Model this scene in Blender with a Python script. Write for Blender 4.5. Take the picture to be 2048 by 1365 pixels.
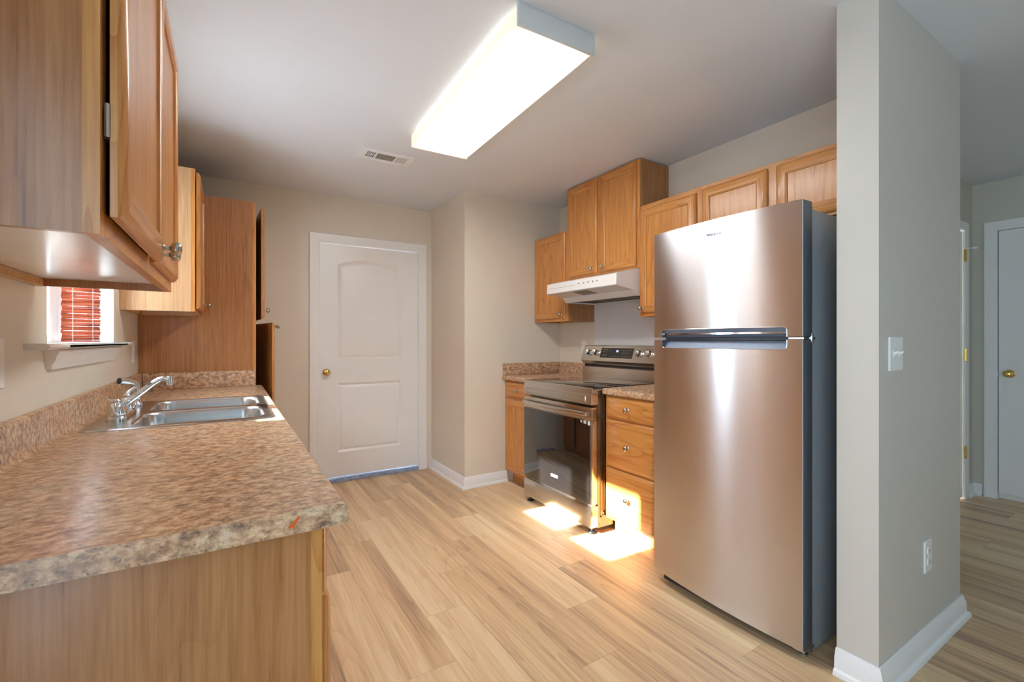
import bpy, bmesh, math, random
from mathutils import Vector, Matrix, Euler

# ---------------------------------------------------------------- scene reset
for o in list(bpy.data.objects):
    bpy.data.objects.remove(o, do_unlink=True)
SC = bpy.context.scene
COL = SC.collection
R = math.radians
random.seed(7)

# ---------------------------------------------------------------- camera
YAW = 0.5561
cam_d = bpy.data.cameras.new('camera')
cam_d.sensor_width = 36.0
cam_d.lens = 906.4 / 2048 * 36.0
cam_d.shift_y = -1.1 / 2048
cam_d.clip_start = 0.02
cam = bpy.data.objects.new('camera', cam_d)
COL.objects.link(cam)
cam.location = (0, 0, 1.2135)
cam.rotation_euler = (math.pi / 2, 0, -YAW)
SC.camera = cam

# ---------------------------------------------------------------- world, sun, daylight, exposure
SC.view_settings.view_transform = 'Standard'
SC.view_settings.look = 'None'
SC.view_settings.gamma = 1.0
SC.view_settings.use_curve_mapping = False
SC.view_settings.exposure = 0.72
SC.cycles.use_denoising = True
SC.cycles.max_bounces = 10
SC.cycles.diffuse_bounces = 6
SC.cycles.glossy_bounces = 5
SC.cycles.transparent_max_bounces = 16
SC.cycles.sample_clamp_indirect = 6.0

w = bpy.data.worlds.new('sky')
SC.world = w
w.use_nodes = True
wb = w.node_tree.nodes['Background']
wb.inputs[0].default_value = (0.74, 0.87, 1.0, 1)
wb.inputs[1].default_value = 11.5

sun_d = bpy.data.lights.new('sun', 'SUN')
sun_d.energy = 46.0
sun_d.color = (1.0, 0.98, 0.95)
sun_d.angle = R(0.9)
sun = bpy.data.objects.new('sun', sun_d)
COL.objects.link(sun)
sun.location = (-6, 2.6, 5)
sun.rotation_euler = Vector((1, -0.045, -0.57)).to_track_quat('-Z', 'Y').to_euler()


def area(name, loc, direction, sx, sy, power, color):
    d = bpy.data.lights.new(name, 'AREA')
    d.shape = 'RECTANGLE'
    d.size = sx
    d.size_y = sy
    d.energy = power
    d.color = color
    o = bpy.data.objects.new(name, d)
    COL.objects.link(o)
    o.location = loc
    o.rotation_euler = Vector(direction).to_track_quat('-Z', 'Y').to_euler()
    return o


XL_ = -0.47
DAY = (0.72, 0.86, 1.0)
sky_portal = area('sky_portal', (XL_ - 0.135, 2.367, 1.51), (1, 0, 0), 0.92, 0.61, 1, DAY)
sky_portal.data.cycles.is_portal = True          # guides sky light in through the sink window
area('daylight_patio_door', (-0.56, -0.75, 1.10), (1, 0, 0), 1.7, 1.95, 38, (0.60, 0.80, 1.0))
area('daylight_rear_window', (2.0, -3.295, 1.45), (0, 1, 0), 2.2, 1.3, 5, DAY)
# ---------------------------------------------------------------- materials
M = {}


def node(nt, typ, **kw):
    n = nt.nodes.new(typ)
    for k, v in kw.items():
        if k == 'ins':
            for i, val in v.items():
                n.inputs[i].default_value = val
        else:
            setattr(n, k, v)
    return n


def link(nt, a, b):
    nt.links.new(a, b)


def base(name):
    m = bpy.data.materials.new(name)
    m.use_nodes = True
    nt = m.node_tree
    return m, nt, nt.nodes['Principled BSDF']


def ramp(nt, stops):
    r = nt.nodes.new('ShaderNodeValToRGB')
    el = r.color_ramp.elements
    while len(el) > 1:
        el.remove(el[-1])
    el[0].position, el[0].color = stops[0][0], (*stops[0][1], 1)
    for p, c in stops[1:]:
        e = el.new(p)
        e.color = (*c, 1)
    return r


def srgb(r, g, b):
    f = lambda c: (c / 255 / 12.92) if c / 255 <= 0.04045 else ((c / 255 + 0.055) / 1.055) ** 2.4
    return (f(r), f(g), f(b))


def mth(nt, op, a, b=None):
    n = nt.nodes.new('ShaderNodeMath')
    n.operation = op
    for i, v in enumerate((a, b)):
        if v is None:
            continue
        if isinstance(v, (int, float)):
            n.inputs[i].default_value = v
        else:
            link(nt, v, n.inputs[i])
    return n.outputs[0]


def simple(name, col, rough=0.5, metal=0.0, var=0.04, scale=30, bump=0.0, bscale=200, spec=0.5, coat=0.0):
    """plain paint, plastic or metal with a little procedural unevenness"""
    m, nt, p = base(name)
    tc = node(nt, 'ShaderNodeTexCoord')
    nz = node(nt, 'ShaderNodeTexNoise', ins={'Scale': scale, 'Detail': 3.0})
    link(nt, tc.outputs['Object'], nz.inputs['Vector'])
    lo = tuple(max(0, c * (1 - var)) for c in col)
    hi = tuple(min(1, c * (1 + var)) for c in col)
    r = ramp(nt, [(0.3, lo), (0.7, hi)])
    link(nt, nz.outputs['Fac'], r.inputs['Fac'])
    link(nt, r.outputs['Color'], p.inputs['Base Color'])
    p.inputs['Roughness'].default_value = rough
    p.inputs['Metallic'].default_value = metal
    p.inputs['Specular IOR Level'].default_value = spec
    p.inputs['Coat Weight'].default_value = coat
    if bump:
        n2 = node(nt, 'ShaderNodeTexNoise', ins={'Scale': bscale, 'Detail': 2.0})
        link(nt, tc.outputs['Object'], n2.inputs['Vector'])
        b = node(nt, 'ShaderNodeBump', ins={'Strength': bump, 'Distance': 0.002})
        link(nt, n2.outputs['Fac'], b.inputs['Height'])
        link(nt, b.outputs['Normal'], p.inputs['Normal'])
    M[name] = m
    return m


def oak(name, axis, light, dark, pore, rough=0.32, figure=0.20, fibre=1.0):
    m, nt, p = base(name)
    tc = node(nt, 'ShaderNodeTexCoord')
    oi = node(nt, 'ShaderNodeObjectInfo')
    mul = node(nt, 'ShaderNodeVectorMath', operation='MULTIPLY')
    cmb = node(nt, 'ShaderNodeCombineXYZ')
    for i, k in enumerate((7.3, 5.1, 9.7)):
        link(nt, mth(nt, 'MULTIPLY', oi.outputs['Random'], k), cmb.inputs[i])
    add = node(nt, 'ShaderNodeVectorMath', operation='ADD')
    link(nt, tc.outputs['Object'], add.inputs[0])
    link(nt, cmb.outputs[0], add.inputs[1])

    def stretched(along):
        s = [1.0, 1.0, 1.0]
        s['xyz'.index(axis)] = along
        mp = node(nt, 'ShaderNodeVectorMath', operation='MULTIPLY')
        mp.inputs[1].default_value = s
        link(nt, add.outputs[0], mp.inputs[0])
        return mp.outputs[0]
    # broad cathedral figure
    n1 = node(nt, 'ShaderNodeTexNoise', ins={'Scale': 4.2, 'Detail': 1.5, 'Roughness': 0.45, 'Distortion': 0.08})
    link(nt, stretched(0.07), n1.inputs['Vector'])
    ring = mth(nt, 'MULTIPLY', n1.outputs['Fac'], 26.0)
    saw = mth(nt, 'FRACT', ring)
    saw2 = mth(nt, 'POWER', saw, 4.0)
    # fine fibre and pores
    n2 = node(nt, 'ShaderNodeTexNoise', ins={'Scale': 150.0, 'Detail': 3.0, 'Roughness': 0.6})
    link(nt, stretched(0.035), n2.inputs['Vector'])
    n3 = node(nt, 'ShaderNodeTexNoise', ins={'Scale': 42.0, 'Detail': 3.0})
    link(nt, stretched(0.03), n3.inputs['Vector'])
    a = mth(nt, 'MULTIPLY', saw2, figure)
    b = mth(nt, 'MULTIPLY', n2.outputs['Fac'], 0.64 * fibre)
    c = mth(nt, 'MULTIPLY', n3.outputs['Fac'], 0.42 * fibre)
    mean = figure * 0.2 + 0.53 * fibre
    f = mth(nt, 'ADD', mth(nt, 'ADD', a, b), c)
    r = ramp(nt, [(mean - 0.17, light), (mean - 0.01, tuple((x + y) / 2 for x, y in zip(light, dark))), (mean + 0.15, dark), (mean + 0.33, pore)])
    link(nt, f, r.inputs['Fac'])
    link(nt, r.outputs['Color'], p.inputs['Base Color'])
    p.inputs['Roughness'].default_value = rough
    p.inputs['Coat Weight'].default_value = 0.25
    p.inputs['Coat Roughness'].default_value = 0.18
    bp = node(nt, 'ShaderNodeBump', ins={'Strength': 0.12, 'Distance': 0.001})
    link(nt, n2.outputs['Fac'], bp.inputs['Height'])
    link(nt, bp.outputs['Normal'], p.inputs['Normal'])
    M[name] = m


L1, D1, P1 = srgb(214, 154, 86), srgb(188, 120, 56), srgb(142, 80, 36)
for ax in 'xyz':
    oak('oak_' + ax, ax, L1, D1, P1)
oak('oak_veneer', 'z', srgb(182, 128, 78), srgb(160, 104, 57), srgb(128, 80, 43), 0.30, 0.07, 1.35)   # printed end panels
oak('oak_pale', 'z', srgb(214, 176, 134), srgb(196, 154, 110), srgb(160, 114, 74), 0.28, 0.10, 1.1)
oak('raw_wood', 'x', srgb(206, 160, 100), srgb(184, 134, 78), srgb(150, 104, 60), 0.5)
simple('cabinet_underside', srgb(240, 238, 238), 0.20, var=0.03, scale=9)
simple('cabinet_inside', srgb(120, 74, 44), 0.5, var=0.08, scale=20)

# walls, ceiling, white paint
simple('wall_paint', srgb(223, 214, 199), 0.42, var=0.012, scale=3, bump=0.06, bscale=350, spec=0.45)
simple('hall_paint', srgb(204, 201, 188), 0.42, var=0.012, scale=3, bump=0.06, bscale=350, spec=0.45)
simple('end_paint', srgb(208, 204, 195), 0.42, var=0.012, scale=3, bump=0.06, bscale=350, spec=0.45)
simple('blocker_brown', srgb(112, 88, 74), 0.85, var=0.2, scale=14)  # dark brown for the added sky-blocking wall
simple('ceiling_paint', srgb(222, 225, 230), 0.75, var=0.012, scale=3, bump=0.10, bscale=240, spec=0.25)
simple('white_paint', srgb(238, 237, 236), 0.30, var=0.01, scale=6)
simple('white_panel', srgb(226, 226, 228), 0.35, var=0.01, scale=6)
simple('white_plastic', srgb(240, 240, 238), 0.28, var=0.01)
simple('white_enamel', srgb(236, 235, 234), 0.24, var=0.01)
simple('vinyl', srgb(240, 242, 245), 0.35, var=0.01)
simple('stool_paint', srgb(236, 232, 226), 0.35, var=0.03, scale=25)
simple('dark_slot', srgb(40, 38, 36), 0.6)
simple('black_plastic', srgb(28, 28, 30), 0.35)
simple('vent_gray', srgb(150, 144, 132), 0.5, var=0.1, scale=90)
simple('filter_mesh', srgb(96, 82, 66), 0.55, metal=0.4, var=0.25, scale=260)
simple('lamp_window', srgb(150, 138, 120), 0.25, var=0.06, scale=60)
simple('nickel', srgb(190, 184, 174), 0.22, metal=1.0, var=0.05)
simple('chrome', srgb(225, 228, 232), 0.07, metal=1.0, var=0.02)
simple('brass', srgb(222, 190, 110), 0.16, metal=1.0, var=0.05)
simple('hinge_steel', srgb(190, 190, 186), 0.28, metal=1.0)
simple('fixture_metal', srgb(212, 216, 217), 0.4, var=0.02)
simple('fridge_side', srgb(150, 154, 158), 0.40, metal=0.1, var=0.03, bump=0.08, bscale=500)
simple('fridge_door_edge', srgb(120, 130, 142), 0.28, metal=0.75, var=0.02)
simple('gasket', srgb(46, 46, 48), 0.7)
simple('handle_plastic', srgb(128, 140, 160), 0.3, metal=0.2, var=0.03)
simple('range_side', srgb(128, 114, 98), 0.18, metal=0.95, var=0.05, scale=12)
simple('glass_cooktop', srgb(46, 40, 36), 0.04, var=0.1, scale=160, spec=0.8, coat=1.0)
simple('oven_glass', srgb(22, 20, 20), 0.03, var=0.05, spec=0.8, coat=0.4)
simple('display_glass', srgb(44, 38, 34), 0.12, var=0.05)
simple('display_marks', srgb(120, 112, 102), 0.4)
simple('sticker', srgb(238, 238, 236), 0.4)
simple('logo_ink', srgb(70, 74, 82), 0.5)
simple('threshold', srgb(150, 166, 196), 0.5, var=0.3, scale=45)
simple('caulk', srgb(60, 48, 40), 0.8)
simple('orange_mark', srgb(214, 96, 34), 0.5, var=0.06)
simple('shadow_gap', srgb(30, 26, 24), 0.8)


def emissive(name, col, strength):
    m, nt, p = base(name)
    p.inputs['Base Color'].default_value = (*col, 1)
    p.inputs['Emission Color'].default_value = (*col, 1)
    p.inputs['Emission Strength'].default_value = strength
    p.inputs['Roughness'].default_value = 0.4
    M[name] = m
    return m, nt, p


emissive('digits', (0.35, 0.35, 1.0), 4.0)
# diffuser: prismatic acrylic, tubes run lengthwise so it is brightest along its middle
m, nt, p = emissive('lens', (1.0, 0.965, 0.91), 6.0)
tc = node(nt, 'ShaderNodeTexCoord')
nz = node(nt, 'ShaderNodeTexNoise', ins={'Scale': 18.0, 'Detail': 3.0})
link(nt, tc.outputs['Object'], nz.inputs['Vector'])
sx = node(nt, 'ShaderNodeSeparateXYZ')
link(nt, tc.outputs['Object'], sx.inputs[0])
ax = mth(nt, 'ABSOLUTE', sx.outputs[0])
ay = mth(nt, 'ABSOLUTE', sx.outputs[1])
fx = node(nt, 'ShaderNodeMapRange', interpolation_type='SMOOTHSTEP', ins={1: 0.184, 2: 0.07, 3: 0.0, 4: 1.0})
fy = node(nt, 'ShaderNodeMapRange', interpolation_type='SMOOTHSTEP', ins={1: 0.614, 2: 0.45, 3: 0.0, 4: 1.0})
link(nt, ax, fx.inputs[0])
link(nt, ay, fy.inputs[0])
ff = mth(nt, 'MULTIPLY', fx.outputs[0], fy.outputs[0])
er = ramp(nt, [(0.0, (1.0, 0.88, 0.66)), (0.12, (1.0, 0.99, 0.965))])
link(nt, ff, er.inputs['Fac'])
link(nt, er.outputs[0], p.inputs['Emission Color'])
st = mth(nt, 'ADD', mth(nt, 'MULTIPLY', ff, 17.0), 0.50)
st = mth(nt, 'MULTIPLY', st, mth(nt, 'ADD', mth(nt, 'MULTIPLY', nz.outputs['Fac'], 0.2), 0.9))
link(nt, st, p.inputs['Emission Strength'])
p.inputs['Base Color'].default_value = (0.35, 0.34, 0.31, 1)


def glass(name):
    m, nt, p = base(name)
    out = nt.nodes['Material Output']
    tr = node(nt, 'ShaderNodeBsdfTransparent')
    tr.inputs[0].default_value = (0.96, 0.98, 0.98, 1)
    gl = node(nt, 'ShaderNodeBsdfGlossy', ins={'Roughness': 0.02})
    nz = node(nt, 'ShaderNodeTexNoise', ins={'Scale': 2.0})
    fr = mth(nt, 'ADD', mth(nt, 'MULTIPLY', nz.outputs['Fac'], 0.02), 0.05)
    mx = node(nt, 'ShaderNodeMixShader')
    link(nt, fr, mx.inputs[0])
    link(nt, tr.outputs[0], mx.inputs[1])
    link(nt, gl.outputs[0], mx.inputs[2])
    link(nt, mx.outputs[0], out.inputs['Surface'])
    M[name] = m


glass('window_glass')

# bamboo slats let some light through
m, nt, p = base('bamboo')
out = nt.nodes['Material Output']
tc = node(nt, 'ShaderNodeTexCoord')
mp = node(nt, 'ShaderNodeVectorMath', operation='MULTIPLY')
mp.inputs[1].default_value = (6, 6, 110)
link(nt, tc.outputs['Object'], mp.inputs[0])
nz = node(nt, 'ShaderNodeTexNoise', ins={'Scale': 1.0, 'Detail': 2.0})
link(nt, mp.outputs[0], nz.inputs['Vector'])
r = ramp(nt, [(0.32, srgb(110, 56, 42)), (0.5, srgb(186, 98, 70)), (0.72, srgb(214, 130, 98))])
link(nt, nz.outputs['Fac'], r.inputs['Fac'])
df = node(nt, 'ShaderNodeBsdfDiffuse')
tl = node(nt, 'ShaderNodeBsdfTranslucent')
link(nt, r.outputs[0], df.inputs[0])
link(nt, r.outputs[0], tl.inputs[0])
mx = node(nt, 'ShaderNodeMixShader', ins={0: 0.4})
link(nt, df.outputs[0], mx.inputs[1])
link(nt, tl.outputs[0], mx.inputs[2])
link(nt, mx.outputs[0], out.inputs['Surface'])
M['bamboo'] = m


def brushed(name, col, rough, aniso, rot, streak_scale, var=0.05, bump=0.0):
    """brushed steel; streak_scale stretches the brushing noise"""
    m, nt, p = base(name)
    tc = node(nt, 'ShaderNodeTexCoord')
    mp = node(nt, 'ShaderNodeVectorMath', operation='MULTIPLY')
    mp.inputs[1].default_value = streak_scale
    link(nt, tc.outputs['Object'], mp.inputs[0])
    nz = node(nt, 'ShaderNodeTexNoise', ins={'Scale': 1.0, 'Detail': 3.0})
    link(nt, mp.outputs[0], nz.inputs['Vector'])
    r = ramp(nt, [(0.3, tuple(c * (1 - var) for c in col)), (0.7, tuple(min(1, c * (1 + var)) for c in col))])
    link(nt, nz.outputs['Fac'], r.inputs['Fac'])
    link(nt, r.outputs[0], p.inputs['Base Color'])
    rr = node(nt, 'ShaderNodeMapRange', ins={3: rough * 0.97, 4: rough * 1.03})
    link(nt, nz.outputs['Fac'], rr.inputs[0])
    link(nt, rr.outputs[0], p.inputs['Roughness'])
    p.inputs['Metallic'].default_value = 1.0
    p.inputs['Anisotropic'].default_value = aniso
    p.inputs['Anisotropic Rotation'].default_value = rot
    if aniso:
        tg = node(nt, 'ShaderNodeTangent', direction_type='RADIAL', axis='Z')
        link(nt, tg.outputs[0], p.inputs['Tangent'])
    if bump:
        nb = node(nt, 'ShaderNodeTexNoise', ins={'Scale': 2.3, 'Detail': 1.0})
        link(nt, tc.outputs['Object'], nb.inputs['Vector'])
        b = node(nt, 'ShaderNodeBump', ins={'Strength': bump, 'Distance': 0.01})
        link(nt, nb.outputs['Fac'], b.inputs['Height'])
        link(nt, b.outputs['Normal'], p.inputs['Normal'])
    M[name] = m


brushed('fridge_steel', srgb(219, 222, 227), 0.26, 0.98, 0.25, (3, 3, 260), 0.02, 0.04)
brushed('range_steel', srgb(206, 200, 192), 0.20, 0.5, 0.25, (3, 3, 600), 0.04)
brushed('sink_steel', srgb(205, 206, 206), 0.22, 0.0, 0.0, (4, 300, 4), 0.05)


# laminate countertop: tan, brown and charcoal mineral flecks
def laminate():
    m, nt, p = base('laminate')
    tc = node(nt, 'ShaderNodeTexCoord')
    mp = node(nt, 'ShaderNodeVectorMath', operation='MULTIPLY')
    mp.inputs[1].default_value = (0.8, 1.15, 1.0)
    link(nt, tc.outputs['Object'], mp.inputs[0])
    v = mp.outputs[0]
    n1 = node(nt, 'ShaderNodeTexNoise', ins={'Scale': 62.0, 'Detail': 6.0, 'Roughness': 0.7, 'Distortion': 0.15})
    n2 = node(nt, 'ShaderNodeTexNoise', ins={'Scale': 9.0, 'Detail': 3.0, 'Roughness': 0.6})
    n3 = node(nt, 'ShaderNodeTexNoise', ins={'Scale': 120.0, 'Detail': 4.0, 'Roughness': 0.7, 'Distortion': 0.1})
    n4 = node(nt, 'ShaderNodeTexNoise', ins={'Scale': 44.0, 'Detail': 5.0, 'Roughness': 0.7, 'Distortion': 0.2})
    for n in (n1, n2, n3, n4):
        link(nt, v, n.inputs['Vector'])
    r1 = ramp(nt, [(0.30, srgb(118, 90, 74)), (0.42, srgb(166, 136, 112)), (0.52, srgb(200, 168, 138)), (0.62, srgb(222, 198, 170)), (0.74, srgb(202, 190, 178))])
    link(nt, n1.outputs['Fac'], r1.inputs['Fac'])
    r2 = ramp(nt, [(0.38, srgb(222, 186, 152)), (0.62, srgb(206, 198, 192))])
    link(nt, n2.outputs['Fac'], r2.inputs['Fac'])
    mx = node(nt, 'ShaderNodeMix', data_type='RGBA', blend_type='MULTIPLY', ins={0: 0.45})
    link(nt, r1.outputs[0], mx.inputs[6])
    link(nt, r2.outputs[0], mx.inputs[7])
    br = node(nt, 'ShaderNodeMix', data_type='RGBA', blend_type='MULTIPLY', ins={0: 1.0, 7: (1.18, 1.16, 1.12, 1)})
    link(nt, mx.outputs[2], br.inputs[6])
    f3 = ramp(nt, [(0.60, (0, 0, 0)), (0.68, (1, 1, 1))])
    link(nt, n3.outputs['Fac'], f3.inputs['Fac'])
    f4 = ramp(nt, [(0.55, (0, 0, 0)), (0.66, (1, 1, 1))])
    link(nt, n4.outputs['Fac'], f4.inputs['Fac'])
    m3 = node(nt, 'ShaderNodeMix', data_type='RGBA', ins={7: (*srgb(92, 66, 54), 1)})
    link(nt, mth(nt, 'MULTIPLY', f3.outputs[0], 0.75), m3.inputs[0])
    link(nt, br.outputs[2], m3.inputs[6])
    m4 = node(nt, 'ShaderNodeMix', data_type='RGBA', ins={7: (*srgb(88, 78, 76), 1)})
    link(nt, mth(nt, 'MULTIPLY', f4.outputs[0], 0.55), m4.inputs[0])
    link(nt, m3.outputs[2], m4.inputs[6])
    link(nt, m4.outputs[2], p.inputs['Base Color'])
    p.inputs['Roughness'].default_value = 0.26
    p.inputs['Specular IOR Level'].default_value = 0.55
    M['laminate'] = m


laminate()


# vinyl plank floor, planks along Y: 0.188 wide, 1.225 long, each row's joints stepped on by 0.315
def floor_mat():
    m, nt, p = base('plank_floor')
    tc = node(nt, 'ShaderNodeTexCoord')
    sp = node(nt, 'ShaderNodeSeparateXYZ')
    link(nt, tc.outputs['Object'], sp.inputs[0])
    x, y = sp.outputs[0], sp.outputs[1]
    u = mth(nt, 'DIVIDE', mth(nt, 'ADD', x, 0.024), 0.188)
    row = mth(nt, 'FLOOR', u)
    uf = mth(nt, 'FRACT', u)
    yo = mth(nt, 'SUBTRACT', y, mth(nt, 'ADD', mth(nt, 'MULTIPLY', row, 0.315), 0.625))
    vv = mth(nt, 'DIVIDE', yo, 1.225)
    colm = mth(nt, 'FLOOR', vv)
    vf = mth(nt, 'FRACT', vv)
    idv = node(nt, 'ShaderNodeCombineXYZ')
    link(nt, row, idv.inputs[0])
    link(nt, colm, idv.inputs[1])
    wn = node(nt, 'ShaderNodeTexWhiteNoise', noise_dimensions='3D')
    link(nt, idv.outputs[0], wn.inputs['Vector'])
    rnd = wn.outputs['Value']
    # grain coordinates, shifted plank by plank
    sh = node(nt, 'ShaderNodeVectorMath', operation='MULTIPLY')
    sh.inputs[1].default_value = (13.0, 17.0, 5.0)
    link(nt, wn.outputs['Color'], sh.inputs[0])
    ad = node(nt, 'ShaderNodeVectorMath', operation='ADD')
    link(nt, tc.outputs['Object'], ad.inputs[0])
    link(nt, sh.outputs[0], ad.inputs[1])

    def st(sx_, sy_):
        q = node(nt, 'ShaderNodeVectorMath', operation='MULTIPLY')
        q.inputs[1].default_value = (sx_, sy_, 1)
        link(nt, ad.outputs[0], q.inputs[0])
        return q.outputs[0]
    g1 = node(nt, 'ShaderNodeTexNoise', ins={'Scale': 1.0, 'Detail': 4.0, 'Roughness': 0.55, 'Distortion': 0.12})
    link(nt, st(11, 0.42), g1.inputs['Vector'])
    g2 = node(nt, 'ShaderNodeTexNoise', ins={'Scale': 1.0, 'Detail': 4.0, 'Roughness': 0.65})
    link(nt, st(90, 2.2), g2.inputs['Vector'])
    g3 = node(nt, 'ShaderNodeTexNoise', ins={'Scale': 1.0, 'Detail': 1.0, 'Distortion': 0.0})
    link(nt, st(7.0, 0.5), g3.inputs['Vector'])
    rings = mth(nt, 'POWER', mth(nt, 'FRACT', mth(nt, 'MULTIPLY', g3.outputs['Fac'], 15.0)), 3.0)
    f = mth(nt, 'ADD', mth(nt, 'MULTIPLY', g1.outputs['Fac'], 0.58), mth(nt, 'MULTIPLY', g2.outputs['Fac'], 0.34))
    f = mth(nt, 'ADD', f, mth(nt, 'MULTIPLY', rings, 0.06))
    f = mth(nt, 'ADD', f, mth(nt, 'MULTIPLY', mth(nt, 'SUBTRACT', rnd, 0.5), 0.20))
    cr = ramp(nt, [(0.30, srgb(236, 212, 174)), (0.43, srgb(222, 190, 148)), (0.53, srgb(200, 166, 128)), (0.62, srgb(170, 139, 111)), (0.74, srgb(130, 106, 90))])
    link(nt, f, cr.inputs['Fac'])
    # seams
    du = mth(nt, 'MULTIPLY', mth(nt, 'MINIMUM', uf, mth(nt, 'SUBTRACT', 1.0, uf)), 0.188)
    dv = mth(nt, 'MULTIPLY', mth(nt, 'MINIMUM', vf, mth(nt, 'SUBTRACT', 1.0, vf)), 1.225)
    d = mth(nt, 'MINIMUM', du, dv)
    sm = node(nt, 'ShaderNodeMapRange', ins={1: 0.0004, 2: 0.0016, 3: 0.70, 4: 1.0})
    link(nt, d, sm.inputs[0])
    mx = node(nt, 'ShaderNodeMix', data_type='RGBA', blend_type='MULTIPLY', ins={0: 1.0})
    link(nt, cr.outputs[0], mx.inputs[6])
    link(nt, sm.outputs[0], mx.inputs[7])
    link(nt, mx.outputs[2], p.inputs['Base Color'])
    p.inputs['Roughness'].default_value = 0.36
    p.inputs['Specular IOR Level'].default_value = 0.4
    bp = node(nt, 'ShaderNodeBump', ins={'Strength': 0.10, 'Distance': 0.001})
    link(nt, g2.outputs['Fac'], bp.inputs['Height'])
    link(nt, bp.outputs['Normal'], p.inputs['Normal'])
    M['plank_floor'] = m


floor_mat()


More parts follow.
